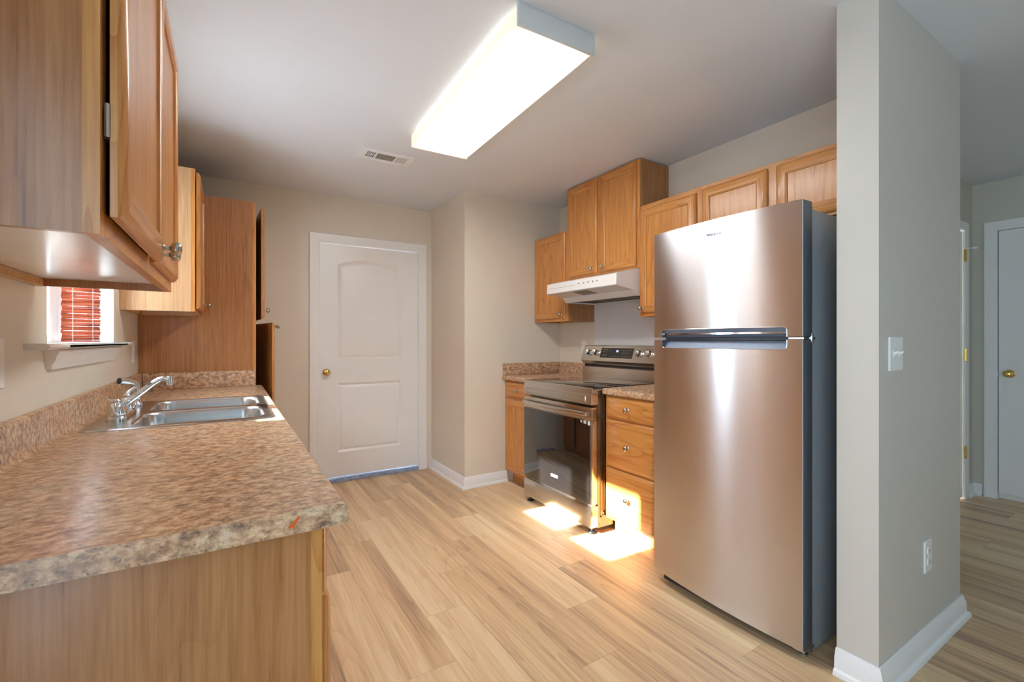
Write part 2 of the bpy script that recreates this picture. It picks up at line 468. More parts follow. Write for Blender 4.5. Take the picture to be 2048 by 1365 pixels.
# ---------------------------------------------------------------- mesh helpers
class MB:
    """collects shapes in room coordinates and links them as one mesh object"""

    def __init__(self):
        self.v, self.f, self.m = [], [], []

    def add(self, verts, faces, mat=0):
        n = len(self.v)
        self.v += [Vector(q) for q in verts]
        self.f += [[n + i for i in fc] for fc in faces]
        self.m += [mat] * len(faces)
        return self

    def box(self, x0, x1, y0, y1, z0, z1, mat=0):
        vs = [(x, y, z) for x in (x0, x1) for y in (y0, y1) for z in (z0, z1)]
        fs = [(0, 1, 3, 2), (4, 6, 7, 5), (0, 4, 5, 1), (2, 3, 7, 6), (0, 2, 6, 4), (1, 5, 7, 3)]
        return self.add(vs, fs, mat)

    def prism(self, pts, axis, a, b, mat=0):
        """closed 2D outline swept along an axis; outline is in the other two axes in xyz order"""
        def mk(p, t):
            q = list(p)
            q.insert('xyz'.index(axis), t)
            return q
        n = len(pts)
        vs = [mk(p, a) for p in pts] + [mk(p, b) for p in pts]
        fs = [(i, (i + 1) % n, n + (i + 1) % n, n + i) for i in range(n)]
        fs += [tuple(range(n))[::-1], tuple(range(n, 2 * n))]
        return self.add(vs, fs, mat)

    def loft(self, loops, cap0=True, cap1=True, mat=0, mats=None):
        n = len(loops[0])
        vs = [p for lp in loops for p in lp]
        fs = []
        for k in range(len(loops) - 1):
            for i in range(n):
                j = (i + 1) % n
                fs.append((k * n + i, k * n + j, (k + 1) * n + j, (k + 1) * n + i))
        self.add(vs, fs, mat)
        b = len(self.v) - len(vs)
        if mats:
            for q in range(len(fs)):
                self.m[len(self.m) - len(fs) + q] = mats[q % n]
        if cap0:
            self.f.append([b + i for i in range(n)][::-1])
            self.m.append(mat)
        if cap1:
            self.f.append([b + (len(loops) - 1) * n + i for i in range(n)])
            self.m.append(mat)
        return self

    def lathe(self, c, axis, prof, seg=20, mat=0, caps=True):
        """prof: (radius, distance along axis from c)"""
        ax_ = Vector(axis).normalized()
        t = Vector((0, 0, 1)) if abs(ax_.z) < 0.9 else Vector((1, 0, 0))
        e1 = ax_.cross(t).normalized()
        e2 = ax_.cross(e1)
        c = Vector(c)
        loops = [[c + ax_ * h + (e1 * math.cos(2 * math.pi * i / seg) + e2 * math.sin(2 * math.pi * i / seg)) * max(r_, 1e-5)
                  for i in range(seg)] for r_, h in prof]
        return self.loft(loops, caps, caps, mat)

    def tube(self, path, rad, seg=12, mat=0, flat=1.0):
        path = [Vector(q) for q in path]
        rads = rad if isinstance(rad, (list, tuple)) else [rad] * len(path)
        loops = []
        up = None
        for i, q in enumerate(path):
            d = (path[min(i + 1, len(path) - 1)] - path[max(i - 1, 0)]).normalized()
            if up is None:
                t = Vector((0, 0, 1)) if abs(d.z) < 0.95 else Vector((0, 1, 0))
                up = d.cross(t).normalized()
            e1 = (up - d * up.dot(d)).normalized()
            up = e1
            e2 = d.cross(e1)
            loops.append([q + (e1 * math.cos(2 * math.pi * k / seg) + e2 * math.sin(2 * math.pi * k / seg) * flat) * rads[i] for k in range(seg)])
        return self.loft(loops, True, True, mat)

    def plate(self, outer, holes, mk, mat=0):
        """flat polygon with holes; 2D points placed by mk"""
        bm = bmesh.new()
        es = []
        for lp in [outer] + holes:
            vs = [bm.verts.new((q[0], q[1], 0)) for q in lp]
            es += [bm.edges.new((vs[i], vs[(i + 1) % len(vs)])) for i in range(len(vs))]
        bmesh.ops.triangle_fill(bm, use_beauty=True, use_dissolve=False, edges=es)
        bm.verts.index_update()
        vs = [mk(v_.co.x, v_.co.y) for v_ in bm.verts]
        fs = [[v_.index for v_ in f_.verts] for f_ in bm.faces]
        bm.free()
        return self.add(vs, fs, mat)

    def build(self, name, mats, parent=None, origin=None, bevel=0.0, seg=2, angle=32, rot=None, recalc=True):
        if isinstance(mats, str):
            mats = [mats]
        if origin is None:
            origin = parent['_o'] if parent is not None and '_o' in parent else (0, 0, 0)
        og = Vector(origin)
        bm = bmesh.new()
        vs = [bm.verts.new(q - og) for q in self.v]
        bm.verts.index_update()
        for fc, mi in zip(self.f, self.m):
            try:
                f_ = bm.faces.new([vs[i] for i in fc])
                f_.material_index = mi
            except ValueError:
                pass
        if not bevel:
            bmesh.ops.remove_doubles(bm, verts=bm.verts, dist=1e-6)
        if recalc:
            bmesh.ops.recalc_face_normals(bm, faces=bm.faces)
        if bevel:
            es = [e for e in bm.edges if len(e.link_faces) == 2 and e.calc_face_angle(0) > R(40)]
            bmesh.ops.bevel(bm, geom=es, offset=bevel, segments=seg, profile=0.5, affect='EDGES', clamp_overlap=True)
        me = bpy.data.meshes.new(name)
        bm.to_mesh(me)
        bm.free()
        for k in mats:
            me.materials.append(M[k])
        me.shade_smooth()
        me.set_sharp_from_angle(angle=R(angle))
        ob = bpy.data.objects.new(name, me)
        COL.objects.link(ob)
        if parent is not None:
            ob.parent = parent
            po = Vector(parent['_o']) if '_o' in parent else Vector((0, 0, 0))
            ob.location = og - po
        else:
            ob.location = og
        if rot:
            ob.rotation_euler = rot
        ob['_o'] = tuple(og)
        return ob


def tag(o, label=None, cat=None, group=None, kind=None):
    if label:
        o['label'] = label
    if cat:
        o['category'] = cat
    if group:
        o['group'] = group
    if kind:
        o['kind'] = kind
    return o


def thing(name, label, cat, loc, group=None, kind=None):
    o = bpy.data.objects.new(name, None)
    COL.objects.link(o)
    o.location = loc
    o.empty_display_size = 0.05
    o['_o'] = tuple(loc)
    return tag(o, label, cat, group, kind)


def offset_poly(pts, d):
    """move a counter-clockwise outline inward by d"""
    n = len(pts)
    res = []
    for i in range(n):
        p0, p1, p2 = Vector(pts[i - 1]), Vector(pts[i]), Vector(pts[(i + 1) % n])
        a, b = (p1 - p0).normalized(), (p2 - p1).normalized()
        na, nb = Vector((-a.y, a.x)), Vector((-b.y, b.x))
        k = na + nb
        k = k / max(1e-6, k.dot(na)) if k.length > 1e-6 else na
        res.append(tuple(p1 + k * d))
    return res


def rrect(x0, x1, y0, y1, r_, seg=6):
    pts = []
    for cx, cy, a0 in ((x1 - r_, y1 - r_, 0), (x0 + r_, y1 - r_, 90), (x0 + r_, y0 + r_, 180), (x1 - r_, y0 + r_, 270)):
        for i in range(seg + 1):
            a = R(a0 + 90 * i / seg)
            pts.append((cx + r_ * math.cos(a), cy + r_ * math.sin(a)))
    return pts


def text_mesh(name, body, size, mat, parent, pos, xdir, ydir, depth=0.0004):
    cu = bpy.data.curves.new(name, 'FONT')
    cu.body = body
    cu.size = size
    cu.extrude = depth
    cu.align_x = 'CENTER'
    cu.align_y = 'CENTER'
    cu.resolution_u = 3
    tmp = bpy.data.objects.new('tmp_text', cu)
    COL.objects.link(tmp)
    dg = bpy.context.evaluated_depsgraph_get()
    me = bpy.data.meshes.new_from_object(tmp.evaluated_get(dg))
    bpy.data.objects.remove(tmp, do_unlink=True)
    xd, yd = Vector(xdir), Vector(ydir)
    zd = xd.cross(yd)
    mt = Matrix((xd, yd, zd)).transposed().to_4x4()
    mt.translation = Vector(pos) - Vector(parent['_o'])
    me.transform(mt)
    me.materials.clear()
    me.materials.append(M[mat])
    me.name = name
    ob = bpy.data.objects.new(name, me)
    COL.objects.link(ob)
    ob.parent = parent
    return ob


# ================================================================= ROOM SHELL
XL, YB, CH = -0.47, 4.076, 2.44
XJ, YJ, XR = 1.629, 3.355, 2.615
XE, XH, YH = 2.737, 4.99, 1.124
YS0, YS1, XS = 0.655, 0.782, 1.886
YR = -3.2
WY0, WY1, WZ0, WZ1 = 1.903, 2.831, 1.205, 1.815     # sink window opening


def struct(o):
    o['kind'] = 'structure'
    return o


b = MB().box(XL - 0.15, XH + 0.15, YR - 0.15, YB + 0.2, -0.08, 0.0)
struct(b.build('floor', 'plank_floor'))
b = MB().box(XL - 0.15, XH + 0.15, YR - 0.15, YB + 0.2, CH, CH + 0.08)
struct(b.build('ceiling', 'ceiling_paint'))

b = MB()
xo = XL - 0.14
b.box(xo, XL, YR, -1.65, 0, CH)                  # left wall around patio door and sink window
b.box(xo, XL, -1.65, 0.15, 2.08, CH)
b.box(xo, XL, 0.15, WY0, 0, CH)
b.box(xo, XL, WY0, WY1, 0, WZ0 - 0.018)
b.box(xo, XL, WY0, WY1, WZ1, CH)
b.box(xo, XL, WY1, YB + 0.15, 0, CH)
struct(b.build('wall_left', 'wall_paint'))

b = MB()
DX0, DX1, DZ = 0.626, 1.505, 2.045               # back door opening
b.box(XL, DX0, YB, YB + 0.12, 0, CH)
b.box(DX1, XJ, YB, YB + 0.12, 0, CH)
b.box(DX0, DX1, YB, YB + 0.12, DZ, CH)
struct(b.build('wall_back', 'wall_paint'))
struct(MB().box(XJ, XR, YJ, YB + 0.12, 0, CH).build('wall_corner', 'wall_paint'))
struct(MB().box(XR, XE, YS1, YB + 0.12, 0, CH).build('wall_right', 'wall_paint'))
struct(MB().box(XS, XE, YS0, YS1, 0, CH).build('wall_end', 'end_paint'))
b = MB()
HX0, HX1 = 3.95, 4.775
b.box(XE, HX0, YH, YH + 0.12, 0, CH)
b.box(HX1, XH, YH, YH + 0.12, 0, CH)
b.box(HX0, HX1, YH, YH + 0.12, 2.06, CH)
struct(b.build('wall_hall', 'hall_paint'))
b = MB()
KY0, KY1 = 0.215, 0.99
b.box(XH, XH + 0.12, KY1, YH + 0.12, 0, CH)
b.box(XH, XH + 0.12, YR, KY0, 0, CH)
b.box(XH, XH + 0.12, KY0, KY1, 2.06, CH)
struct(b.build('wall_far', 'hall_paint'))
b = MB()
b.box(XL, 0.9, YR - 0.12, YR, 0, CH)
b.box(3.1, XH, YR - 0.12, YR, 0, CH)
b.box(0.9, 3.1, YR - 0.12, YR, 0, 0.8)
b.box(0.9, 3.1, YR - 0.12, YR, 2.1, CH)
struct(b.build('wall_rear', 'hall_paint'))

# windows behind the camera, and the sink window
o = thing('window_3', None, None, (2.0, YR - 0.06, 0.8), kind='structure')
b = MB()
for x0, x1, z0, z1 in ((0.9, 0.95, 0.8, 2.1), (3.05, 3.1, 0.8, 2.1), (1.975, 2.025, 0.8, 2.1), (0.95, 3.05, 0.8, 0.85), (0.95, 3.05, 2.05, 2.1)):
    b.box(x0, x1, YR - 0.09, YR - 0.04, z0, z1)
b.build('frame', 'vinyl', o)
MB().box(0.95, 3.05, YR - 0.068, YR - 0.062, 0.85, 2.05).build('pane', 'window_glass', o)
MB().box(0.9, 3.1, YR - 0.115, YR - 0.11, 0.8, 2.1).build('light_blocker', 'stool_paint', o)  # added opaque sheet, keeps sky light out of the rear window
o = thing('window_2', None, None, (XL - 0.07, -0.75, 0), kind='structure')
b = MB()
for y0, y1, z0, z1 in ((-1.65, -1.59, 0, 2.08), (0.09, 0.15, 0, 2.08), (-0.78, -0.72, 0, 2.08), (-1.59, 0.09, 0, 0.08), (-1.59, 0.09, 2.02, 2.08)):
    b.box(XL - 0.1, XL - 0.04, y0, y1, z0, z1)
b.build('frame', 'vinyl', o)
MB().box(XL - 0.073, XL - 0.067, -1.59, 0.09, 0.08, 2.02).build('pane', 'window_glass', o)

MB().box(XL - 0.132, XL - 0.126, -1.65, 0.15, 0.0, 2.08).build('light_blocker', 'stool_paint', o)  # added opaque sheet, stops the sun entering by the patio door
o = thing('window_1', None, None, (XL - 0.1, 2.367, WZ0), kind='structure')
b = MB()
fx0, fx1 = XL - 0.125, XL - 0.085
for y0, y1, z0, z1 in ((WY0, 1.945, WZ0, WZ1), (2.79, WY1, WZ0, WZ1), (2.275, 2.425, WZ0, WZ1), (1.945, 2.275, WZ0, WZ0 + 0.03), (2.425, 2.79, WZ0, WZ0 + 0.03),
                       (1.945, 2.275, WZ1 - 0.03, WZ1), (2.425, 2.79, WZ1 - 0.03, WZ1)):
    b.box(fx0, fx1, y0, y1, z0, z1)
b.build('frame', 'vinyl', o, bevel=0.003)
for y0, y1 in ((1.945, 2.275), (2.425, 2.79)):
    MB().box(XL - 0.108, XL - 0.103, y0 - 0.006, y1 + 0.006, WZ0 + 0.024, WZ1 - 0.024).build('pane', 'window_glass', o)
b = MB()                                         # jamb lining (white returns)
b.box(XL - 0.085, XL - 0.001, WY0 - 0.001, WY0 + 0.004, WZ0, WZ1)
b.box(XL - 0.085, XL - 0.001, WY1 - 0.004, WY1 + 0.001, WZ0, WZ1)
b.box(XL - 0.085, XL - 0.001, WY0, WY1, WZ1 - 0.004, WZ1 + 0.001)
b.build('jamb', 'vinyl', o)
b = MB()                                         # stool with rounded nose
b.prism([(XL - 0.13, WZ0 - 0.018), (XL + 0.045, WZ0 - 0.018), (XL + 0.052, WZ0 - 0.012), (XL + 0.052, WZ0 - 0.006), (XL + 0.045, WZ0), (XL - 0.13, WZ0)], 'y', WY0, WY1)
b.prism([(XL, WZ0 - 0.018), (XL + 0.045, WZ0 - 0.018), (XL + 0.052, WZ0 - 0.012), (XL + 0.052, WZ0 - 0.006), (XL + 0.045, WZ0), (XL, WZ0)], 'y', 1.715, 2.95)
b.build('window_sill', 'stool_paint', o)
pf = [(0.0, -0.02), (0.034, -0.02), (0.034, -0.03), (0.028, -0.038), (0.024, -0.052), (0.014, -0.066), (0.012, -0.08), (0.0, -0.08)]
b = MB()
n = len(pf)
la, lb = [], []
for px, pz in pf:
    t = (-pz - 0.02) / 0.06
    la.append((XL + px, 1.865 + 0.03 * t, WZ0 + pz))
    lb.append((XL + px, 2.80 - 0.03 * t, WZ0 + pz))
b.loft([la, lb])
b.build('apron', 'stool_paint', o)

struct(MB().box(-4.1, -3.95, -3.0, 4.35, -0.08, 3.05).build('sky_blocker', 'blocker_brown'))   # added unseen wall, hides sky behind the nearer sink pane from the fridge

# ---- baseboards with shoe moulding
BB = [(0, 0), (0.030, 0), (0.030, 0.006), (0.026, 0.016), (0.017, 0.022), (0.016, 0.062), (0.012, 0.070), (0.010, 0.080), (0.005, 0.090), (0, 0.092)]


def baseboard(name, path, closed_ends=True):
    """path: floor points with the room on the left side when walking along it... offsets go to that side"""
    b = MB()
    loops = []
    P = [Vector(q) for q in path]
    for i, q in enumerate(P):
        nrm = []
        if i > 0:
            d = (P[i] - P[i - 1]).normalized()
            nrm.append(Vector((-d.y, d.x)))
        if i < len(P) - 1:
            d = (P[i + 1] - P[i]).normalized()
            nrm.append(Vector((-d.y, d.x)))
        k = nrm[0] if len(nrm) == 1 else (nrm[0] + nrm[1])
        if len(nrm) == 2:
            k = k / k.dot(nrm[0])
        loops.append([(q.x + k.x * a, q.y + k.y * a, z + 0.0005) for a, z in BB])
    b.loft(loops)
    return struct(b.build(name, 'white_paint'))


g = 0.0008
baseboard('baseboard_corner', [(XJ - g, YB - 0.002), (XJ - g, YJ - g), (2.028, YJ - g)][::-1])
baseboard('baseboard_end', [(XE + g, YH - 0.01), (XE + g, YS0 - g), (XS - g, YS0 - g), (XS - g, YS1 + g)])
baseboard('baseboard_hall', [(XH - g, 1.066), (XH - g, YH - g), (4.838, YH - g)])


# ---- interior doors
def casing(parent, a0, a1, zt, mk, wdt=0.062, mat='white_paint', mirror=False):
    prof = [(0.0, 0.0), (0.0, 0.010), (0.006, 0.013), (0.016, 0.012), (0.030, 0.015), (wdt - 0.006, 0.018), (wdt, 0.014), (wdt, 0.0)]
    loops = []
    for k in range(4):
        lp = []
        for o_, n_ in prof:
            a = a0 - o_ if k < 2 else a1 + o_
            z = 0.001 if k in (0, 3) else zt + o_
            lp.append(mk(a, n_, z))
        loops.append(lp)
    b = MB().loft(loops)
    return b.build('casing', mat, parent)


def slab_door(parent, a0, a1, z0, z1, thick, mk, panels, mat='white_paint'):
    b = MB()
    outer = [(a0, z0), (a1, z0), (a1, z1), (a0, z1)]
    b.plate(outer, panels, lambda a, z: mk(a, 0, z))
    for pn in panels:
        lv = [(0, 0), (0.010, -0.007), (0.020, -0.012), (0.036, -0.002), (0.048, -0.0005)]
        loops = [[mk(a, n_, z) for a, z in offset_poly(pn, d_)] for d_, n_ in lv]
        b.loft(loops, False, True)
    b.loft([[mk(a, 0, z) for a, z in outer], [mk(a, -thick, z) for a, z in outer]], False, True)
    return b.build('slab', mat, parent)


def knob_set(parent, pos, ndir, mat='brass', egg=False):
    b = MB()
    prof = [(0.030, 0.0), (0.030, 0.003), (0.024, 0.007), (0.012, 0.011), (0.011, 0.026), (0.017, 0.032), (0.025, 0.040), (0.027, 0.048), (0.024, 0.056), (0.016, 0.061), (0.006, 0.063), (0.004, 0.061), (0.0, 0.061)]
    b.lathe(pos, ndir, prof, 28)
    ob = b.build('knob', mat, parent)
    tag(ob, 'brass knob')
    return ob


mkB = lambda a, n_, z: (a, YB - n_, z)
o = thing('door_1', None, None, ((DX0 + DX1) / 2, YB, 0), kind='structure')
casing(o, DX0 + 0.006, DX1 - 0.006, DZ - 0.006, mkB, 0.078)
b = MB()
b.box(DX0, DX0 + 0.006, YB, YB + 0.12, 0, DZ)
b.box(DX1 - 0.006, DX1, YB, YB + 0.12, 0, DZ)
b.box(DX0 + 0.006, DX1 - 0.006, YB, YB + 0.12, DZ - 0.006, DZ)
b.build('jamb', 'white_paint', o)
pu = [(0.782, 1.048), (1.338, 1.048), (1.338, 1.862)]
for i in range(1, 12):
    t = i / 12
    pu.append((1.338 + (0.782 - 1.338) * t, 1.862 + 0.062 * math.sin(math.pi * t) ** 0.8))
pu.append((0.782, 1.862))
plow = [(0.782, 0.25), (1.338, 0.25), (1.338, 0.846), (0.782, 0.846)]
mkS = lambda a, n_, z: (a, YB + 0.022 - n_, z)
s = slab_door(o, DX0 + 0.009, DX1 - 0.009, 0.040, DZ - 0.009, 0.036, mkS, [pu, plow])
knob_set(s, (0.690, YB + 0.022, 0.945), (0, -1, 0))
b = MB().box(DX0 + 0.008, DX1 - 0.008, YB - 0.012, YB + 0.09, 0.0005, 0.034)
tag(b.build('threshold', 'threshold', o, bevel=0.004), 'scuffed blue painted threshold')

mkH = lambda a, n_, z: (XH - n_, a, z)
o = thing('door_2', None, None, (XH, (KY0 + KY1) / 2, 0), kind='structure')
casing(o, KY0 + 0.004, KY1 - 0.004, 2.056, mkH, 0.072)
mkH2 = lambda a, n_, z: (XH + 0.008 - n_, a, z)
b = MB()
b.box(XH, XH + 0.12, KY1 - 0.005, KY1, 0, 2.06)
b.box(XH, XH + 0.12, KY0, KY0 + 0.005, 0, 2.06)
b.box(XH, XH + 0.12, KY0 + 0.005, KY1 - 0.005, 2.054, 2.06)
b.box(XH + 0.045, XH + 0.12, KY0 + 0.005, KY1 - 0.005, 0.001, 2.054)
b.build('jamb', 'white_paint', o)
s = slab_door(o, KY0 + 0.008, KY1 - 0.010, 0.045, 2.051, 0.034, mkH2, [])
knob_set(s, (XH + 0.008, 0.923, 0.962), (-1, 0, 0))
b = MB().box(XH - 0.003, XH + 0.001, KY1 - 0.009, KY1 - 0.0035, 0.935, 0.99)
tag(b.build('strike_plate', 'hinge_steel', o), 'dark steel strike plate')

mkY = lambda a, n_, z: (a, YH - n_, z)
o = thing('door_3', None, None, ((HX0 + HX1) / 2, YH, 0), kind='structure')
casing(o, HX0 + 0.004, HX1 - 0.004, 2.056, mkY)
mkY2 = lambda a, n_, z: (a, YH + 0.006 - n_, z)
s = slab_door(o, HX0 + 0.008, HX1 - 0.008, 0.012, 2.05, 0.034, mkY2, [])
for z in (1.863, 1.104, 0.36):
    b = MB()
    b.box(HX1 - 0.020, HX1 + 0.010, YH - 0.013, YH - 0.008, z - 0.045, z + 0.045)
    b.lathe((HX1 - 0.004, YH - 0.016, z - 0.05), (0, 0, 1), [(0.004, 0), (0.006, 0.003), (0.006, 0.097), (0.004, 0.10)], 10)
    tag(b.build('hinge', 'brass', o), 'brass hinge')
b = MB().tube([(HX1 - 0.004, YH - 0.018, 1.916), (HX1 + 0.015, YH - 0.035, 1.918), (HX1 + 0.028, YH - 0.048, 1.92)], 0.004, 8)
b.lathe((HX1 + 0.028, YH - 0.048, 1.92), (0.7, -0.7, 0.02), [(0.009, 0), (0.009, 0.02), (0.006, 0.024)], 12)
tag(b.build('door_stop', 'white_plastic', o), 'hinge pin door stop with white tip')


# ================================================================= CABINETS
def cab_knob(parent, pos, ndir):
    b = MB()
    prof = [(0.0085, 0.0), (0.0085, 0.002), (0.006, 0.004), (0.0045, 0.007), (0.0045, 0.012), (0.008, 0.0145), (0.0135, 0.0180), (0.0158, 0.0235), (0.0155, 0.0285), (0.0125, 0.0330), (0.007, 0.0355), (0.0, 0.0362)]
    b.lathe(pos, ndir, prof, 22)
    return tag(b.build('knob', 'nickel', parent), 'round brushed nickel knob')


def cab_door(parent, sgn, xf, y0, y1, z0, z1, knob=None, hinge='far', ajar=0.0, fw=0.056, name='door', hinges=(), T=0.020):
    """panel door lying on the plane x=xf, face towards sgn*X; hinge at the y0 ('near') or y1 ('far') edge"""
    yh = y0 if hinge == 'near' else y1
    org = (xf, yh, z0)
    mk = lambda n_, y, z: (xf + sgn * n_, y, z)

    def rect(d, n_):
        return [mk(n_, y0 + d, z0 + d), mk(n_, y1 - d, z0 + d), mk(n_, y1 - d, z1 - d), mk(n_, y0 + d, z1 - d)]
    b = MB()
    prof = [(0, 0.0), (0, T * 0.45), (0.003, T * 0.62), (0.011, T * 0.94), (0.014, T), (fw - 0.010, T), (fw - 0.006, T - 0.003), (fw - 0.002, T - 0.004), (fw, T - 0.009)]
    b.loft([rect(d, n_) for d, n_ in prof], True, False, 0, mats=[1, 0, 1, 0])
    rz = (1 if hinge == 'near' else -1) * -sgn * ajar
    ob = b.build(name, ['oak_z', 'oak_y'], parent, origin=org, rot=(0, 0, rz) if ajar else None)
    pb = MB().box(*sorted((xf + sgn * (T - 0.014), xf + sgn * (T - 0.009))), y0 + fw - 0.004, y1 - fw + 0.004, z0 + fw - 0.004, z1 - fw + 0.004)
    pb.build('panel', 'oak_z', ob)
    if knob:
        cab_knob(ob, mk(T, *knob), (sgn, 0, 0))
    return ob


def cab_drawer(parent, sgn, xf, y0, y1, z0, z1, knob=True, T=0.020):
    org = (xf, (y0 + y1) / 2, (z0 + z1) / 2)

    def rect(d, n_):
        return [(xf + sgn * n_, y0 + d, z0 + d), (xf + sgn * n_, y1 - d, z0 + d), (xf + sgn * n_, y1 - d, z1 - d), (xf + sgn * n_, y0 + d, z1 - d)]
    b = MB()
    b.loft([rect(0, 0), rect(0, T * 0.4), rect(0.003, T * 0.55), rect(0.012, T * 0.92), rect(0.017, T)], True, True)
    ob = b.build('drawer', ['oak_y'], parent, origin=org)
    if knob:
        cab_knob(ob, (xf + sgn * T, (y0 + y1) / 2, (z0 + z1) / 2), (sgn, 0, 0))
    return ob


def cabinet(name, label, sgn, xw, xf, y0, y1, z0, z1, stiles, rails, side='oak_veneer', group=None, recess=0.0, toe=0.0, top=True, back=True):
    """stiles: list of (y0,y1); rails: list of (z0,z1) for the face frame"""
    o = thing(name, label, 'cabinet', ((xw + xf) / 2, (y0 + y1) / 2, z0), group or {'wall_cabinet': 'oak wall cabinets', 'base_cabinet': 'oak base cabinets'}.get(name))
    xb = xf - sgn * 0.019                      # back of face frame
    X = lambda a, c: tuple(sorted((a, c)))
    t = 0.013
    zb = z0 + recess + toe
    for ya, yb in ((y0, y0 + t), (y1 - t, y1)):
        b = MB()
        if toe:
            b.box(*X(xw, xb), ya, yb, z0 + toe, z1)
            b.box(*X(xw, xb - sgn * 0.06), ya, yb, z0, z0 + toe)
        else:
            b.box(*X(xw, xb), ya, yb, z0, z1)
        b.build('side_panel', side, o)
    b = MB()
    b.box(*X(xw, xb), y0 + t, y1 - t, zb, zb + t, 0)
    if top:
        b.box(*X(xw, xb), y0 + t, y1 - t, z1 - t, z1, 1)
    if back:
        b.box(*X(xw, xw + sgn * 0.006), y0 + t, y1 - t, zb + t, z1 - t, 1)
    if toe:
        b.box(*X(xb - sgn * 0.075, xb - sgn * 0.06), y0 + t, y1 - t, z0, z0 + toe, 2)
    b.build('carcass', ['cabinet_underside', 'cabinet_inside', 'oak_y'], o)
    if recess:
        b = MB()
        b.box(*X(xw + sgn * 0.001, xw + sgn * 0.019), y0 + t + 0.001, y1 - t - 0.001, z0, z0 + recess - 0.001)
        b.build('hanging_rail', 'raw_wood', o)
    b = MB()
    zlo = z0 + toe
    for ya, yb in stiles:
        b.box(*X(xb, xf), ya, yb, zlo, z1, 0)
    ys = sorted(stiles)
    for za, zb_ in rails:
        for (a0, a1), (c0, c1) in zip(ys[:-1], ys[1:]):
            b.box(*X(xb, xf), a1, c0, za, zb_, 1)
    b.build('face_frame', ['oak_z', 'oak_y'], o)
    return o


e = 0.0015
# ---- left run ------------------------------------------------------------
UL = -0.1605
c = cabinet('wall_cabinet', 'closest oak wall cabinet with two doors, hung at the upper left before the window', 1, XL + e, UL, 0.873, 1.806, 1.368, 2.135,
            [(0.873, 0.911), (1.32, 1.36), (1.768, 1.806)], [(1.368, 1.406), (2.097, 2.135)], side='oak_veneer', recess=0.022)
d1 = cab_door(c, 1, UL + 0.008, 0.890, 1.330, 1.398, 2.105, (1.29, 1.424), 'near', ajar=R(0.4))
b = MB()
b.box(UL + 0.0005, UL + 0.0075, 0.895, 0.911, 1.515, 1.565)
b.lathe((UL + 0.005, 0.889, 1.515), (0, 0, 1), [(0.004, 0), (0.004, 0.05)], 8)
tag(b.build('hinge', 'hinge_steel', c), 'small steel hinge in the gap beside the door')
d2 = cab_door(c, 1, UL + 0.0005, 1.350, 1.790, 1.398, 2.095, (1.392, 1.424), 'far')

c = cabinet('wall_cabinet', 'small oak wall cabinet with pale side panel, between the window and the tall pantry', 1, XL + e, UL, 2.96, 3.481, 1.368, 2.135,
            [(2.96, 2.998), (3.443, 3.481)], [(1.368, 1.406), (2.097, 2.135)], side='oak_pale', recess=0.022)
cab_door(c, 1, UL + 0.004, 2.975, 3.465, 1.385, 2.12, (3.425, 1.435), 'near')

PX, PY0, PY1 = 0.146, 3.4845, 4.072
c = cabinet('pantry_cabinet', 'tall oak pantry cabinet in the left back corner, both doors ajar', 1, XL + e, PX, PY0, PY1, 0.0, 2.14,
            [(PY0, PY0 + 0.038), (PY1 - 0.038, PY1)], [(0.1, 0.138), (1.325, 1.37), (2.10, 2.14)], side='oak_veneer', toe=0.1)
cab_door(c, 1, PX + 0.001, 3.505, 4.052, 1.36, 2.112, (3.535, 1.42), 'far', ajar=R(3.3))
cab_door(c, 1, PX + 0.001, 3.505, 4.052, 0.12, 1.337, (3.535, 1.31), 'far', ajar=R(10.2))

BXF = 0.145
c = cabinet('base_cabinet', 'long oak base cabinet with a plain end panel, under the sink countertop', 1, XL + e, BXF, 0.900, PY0 - 0.002, 0.0, 0.876,
            [(0.900, 0.945), (1.80, 1.84), (2.68, 2.72), (3.44, PY0 - 0.002)], [(0.10, 0.138), (0.70, 0.735), (0.84, 0.876)], side='oak_veneer', toe=0.1, top=False)
for i, (y0, y1) in enumerate(((0.915, 1.36), (1.37, 1.815), (1.845, 2.255), (2.265, 2.675), (2.725, 3.435))):
    cab_drawer(c, 1, BXF + 0.0005, y0, y1, 0.74, 0.862, knob=i not in (2, 3), T=0.012)
    cab_door(c, 1, BXF + 0.0015, y0, y1, 0.115, 0.732, ((y1 - 0.03) if i % 2 == 0 else (y0 + 0.03), 0.70), 'near' if i % 2 == 0 else 'far', T=0.018)

# ---- right run -----------------------------------------------------------
XU = 2.3256
SY0, SY1 = 2.122, 2.884
c = cabinet('wall_cabinet', 'oak wall cabinet with one door, left of the range hood in the corner', -1, XR - e, XU, SY1 + 0.001, YJ - e, 1.372, 2.108,
            [(SY1 + 0.001, SY1 + 0.036), (YJ - 0.045, YJ - e)], [(1.372, 1.41), (2.07, 2.108)], recess=0.02)
cab_door(c, -1, XU - 0.0005, 2.909, 3.325, 1.393, 2.094, (2.945, 1.425), 'far')
c = cabinet('wall_cabinet', 'oak wall cabinet reaching the ceiling, two doors, above the white range hood', -1, XR - e, XU, SY0, SY1, 1.702, CH - 0.006,
            [(SY0, SY0 + 0.045), (2.478, 2.532), (SY1 - 0.042, SY1)], [(1.702, 1.738), (2.396, CH - 0.006)], recess=0.02)
cab_door(c, -1, XU - 0.0005, 2.531, 2.857, 1.716, 2.422, (2.566, 1.752), 'far')
cab_door(c, -1, XU - 0.0005, 2.148, 2.487, 1.716, 2.422, (2.452, 1.752), 'near')
c = cabinet('wall_cabinet', 'oak wall cabinet right of the range hood, lower part hidden behind the refrigerator', -1, XR - e, XU, 1.6655, SY0 - 0.001, 1.372, 2.108,
            [(1.6655, 1.700), (SY0 - 0.036, SY0 - 0.001)], [(1.372, 1.41), (2.07, 2.108)], recess=0.02)
